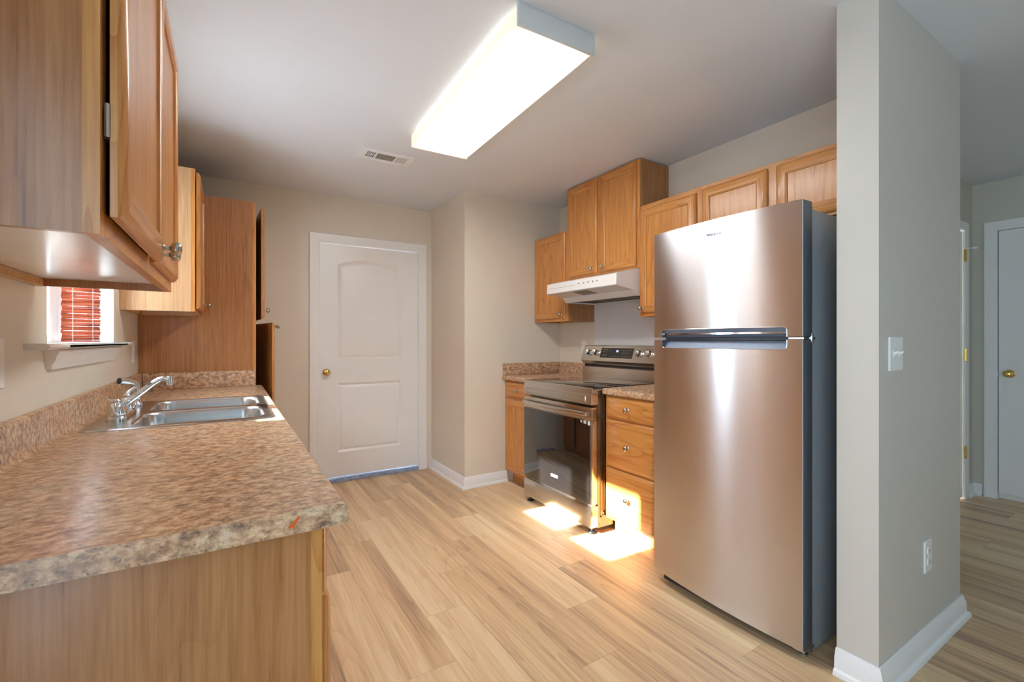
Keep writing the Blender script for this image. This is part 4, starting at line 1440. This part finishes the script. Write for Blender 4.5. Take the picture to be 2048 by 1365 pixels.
GZ0, GZ1 = 1.2155, 1.2285
fz = fridge_door('freezer_door', lambda y: GZ1 + notch(y, 0.0375), lambda y: 1.745)
fd = fridge_door('fresh_food_door', lambda y: 0.043 + 0.020 * (y - fy0) / (fy1 - fy0), lambda y: GZ0 - notch(y, 0.0375))


def pocket(parent, z0, z1, up):
    b = MB()
    for y0, y1 in zip(ys[:-1], ys[1:]):
        if y0 < NY0 - 2e-5 or y1 > NY1 + 2e-5:
            continue
        xa, xb_ = front_x(y0), front_x(y1)
        if up:       # freezer grip: face slopes back towards the gap
            b.add([(xa + 0.010, y0, z1), (xb_ + 0.010, y1, z1), (xb_ + 0.016, y1, z0 + 0.016), (xa + 0.016, y0, z0 + 0.016), (xa + 0.040, y0, z0), (xb_ + 0.040, y1, z0)],
                  [(0, 1, 2, 3), (3, 2, 5, 4)])
        else:
            b.add([(xa + 0.010, y0, z0), (xb_ + 0.010, y1, z0), (xb_ + 0.036, y1, z1 - 0.004), (xa + 0.036, y0, z1 - 0.004), (xa + 0.050, y0, z1), (xb_ + 0.050, y1, z1)],
                  [(0, 1, 2, 3), (3, 2, 5, 4)])
    return b.build('handle', 'handle_plastic', parent, recalc=False)


pocket(fz, GZ1 + 0.001, GZ1 + 0.040, True)
pocket(fd, GZ0 - 0.040, GZ0 - 0.001, False)
yy = [q for q in ys if NY0 - 2e-5 < q < NY1 + 2e-5]
b = MB()
for y0, y1 in zip(yy[:-1], yy[1:]):
    xa, xb_ = front_x(y0) + 0.006, front_x(y1) + 0.006
    b.add([(xa, y0, GZ1 + 0.012), (xb_, y1, GZ1 + 0.012), (xb_, y1, GZ1 + 0.019), (xa, y0, GZ1 + 0.019), (xa + 0.012, y0, GZ1 + 0.019), (xb_ + 0.012, y1, GZ1 + 0.019), (xb_ + 0.02, y1, GZ1 + 0.010), (xa + 0.02, y0, GZ1 + 0.010)],
          [(0, 1, 2, 3), (3, 2, 5, 4), (1, 0, 7, 6)])
b.build('handle_trim', 'chrome', fz, recalc=False)
for par, s_ in ((fz, 1), (fd, -1)):       # bright rim of the recess
    pts = []
    for y in yy:
        zz = (GZ1 if s_ > 0 else GZ0) + s_ * notch(y, 0.0375)
        pts.append((front_x(y) - 0.0002, y, zz))
    MB().tube(pts, 0.0013, 6).build('handle_rim', 'chrome', par)
# badge lettering on the freezer door
lx = front_x(1.222) - 0.0006
text_mesh('logo', 'Whirlpool', 0.0165, 'logo_ink', fz, (lx, 1.222, 1.680), (0, -1, 0), (0, 0, 1), 0.0004)
pts = []
for i in range(33):
    a = R(200 + 250 * i / 32)
    pts.append((lx - 0.0004, 1.222 - 0.020 * math.cos(a) * 1.0, 1.679 + 0.0095 * math.sin(a)))
MB().tube(pts, 0.00045, 5).build('logo_ring', 'logo_ink', fz)

# ================================================================= CEILING LIGHT
lc = Vector((1.078, 1.985, CH))
o = thing('ceiling_light', 'long lit fluorescent ceiling light with a glowing white diffuser', 'light', tuple(lc))
o.rotation_euler = (0, 0, R(-1.5))
hx, hy, zb = 0.180, 0.612, -0.080
b = MB()
loops = []
for y in (-hy + 0.012, hy - 0.006):
    loops.append([(lc.x + x, lc.y + y, CH + z) for x, z in ((-hx, -0.014), (-hx, zb + 0.016), (-hx + 0.012, zb), (hx - 0.012, zb), (hx, zb + 0.016), (hx, -0.014))])
b.loft(loops)
b.build('diffuser', 'lens', o)
b = MB().box(lc.x - hx, lc.x + hx, lc.y - hy - 0.002, lc.y - hy + 0.010, CH + zb - 0.004, CH - 0.0006)
b.build('end_cap', 'fixture_metal', o, bevel=0.002)
b = MB().box(lc.x - hx, lc.x + hx, lc.y + hy - 0.005, lc.y + hy, CH + zb + 0.002, CH - 0.0006)
b.build('end_cap', 'lens', o, bevel=0.001)
b = MB().box(lc.x - hx + 0.03, lc.x + hx - 0.03, lc.y - hy + 0.012, lc.y + hy - 0.008, CH - 0.013, CH - 0.0006)
b.build('housing', 'fixture_metal', o)

# ================================================================= CEILING VENT
vx0, vx1, vy0, vy1 = 0.708, 1.060, 2.925, 3.100
o = thing('ceiling_vent', 'white ceiling air vent with three louver sections, near the light', 'vent', ((vx0 + vx1) / 2, (vy0 + vy1) / 2, CH))
ox0, ox1, oy0, oy1 = vx0 + 0.045, vx1 - 0.042, vy0 + 0.040, vy1 - 0.040
s1, s2 = ox0 + 0.060, ox1 - 0.075
secs = [(ox0, s1 - 0.006), (s1 + 0.006, s2 - 0.005), (s2 + 0.005, ox1)]
b = MB()
z0, z1 = CH - 0.007, CH - 0.001
b.box(vx0, vx1, vy0, oy0, z0, z1)
b.box(vx0, vx1, oy1, vy1, z0, z1)
b.box(vx0, ox0, oy0, oy1, z0, z1)
b.box(ox1, vx1, oy0, oy1, z0, z1)
b.box(secs[0][1], secs[1][0], oy0, oy1, z0, z1)
b.box(secs[1][1], secs[2][0], oy0, oy1, z0, z1)
b.build('frame', 'white_enamel', o)
MB().box(ox0, ox1, oy0, oy1, CH - 0.0015, CH - 0.0006).build('duct', 'dark_slot', o)
b = MB()
n = 5
for i in range(1, n):
    x = secs[0][0] + (secs[0][1] - secs[0][0]) * i / n
    b.box(x - 0.0018, x + 0.0018, oy0, oy1, z0 + 0.001, z1 - 0.001)
b.box(secs[0][0], secs[0][1], (oy0 + oy1) / 2 - 0.002, (oy0 + oy1) / 2 + 0.002, z0 + 0.001, z1 - 0.001)
b.build('grille', 'white_enamel', o)
b = MB()
n = 11
for i in range(n):
    y = oy0 + (oy1 - oy0) * (i + 0.5) / n
    b.box(secs[1][0], secs[1][1], y - 0.0034, y + 0.0022, z0 + 0.0008, z1 - 0.001)
b.build('louver', 'vent_gray', o)
b = MB()
n = 7
for i in range(n):
    x = secs[2][0] + (secs[2][1] - secs[2][0]) * (i + 0.5) / n
    b.box(x - 0.0034, x + 0.0026, oy0, oy1, z0 + 0.0008, z1 - 0.001)
b.build('louver', 'white_enamel', o)

# drop the helper property
for ob in bpy.data.objects:
    if '_o' in ob:
        del ob['_o']
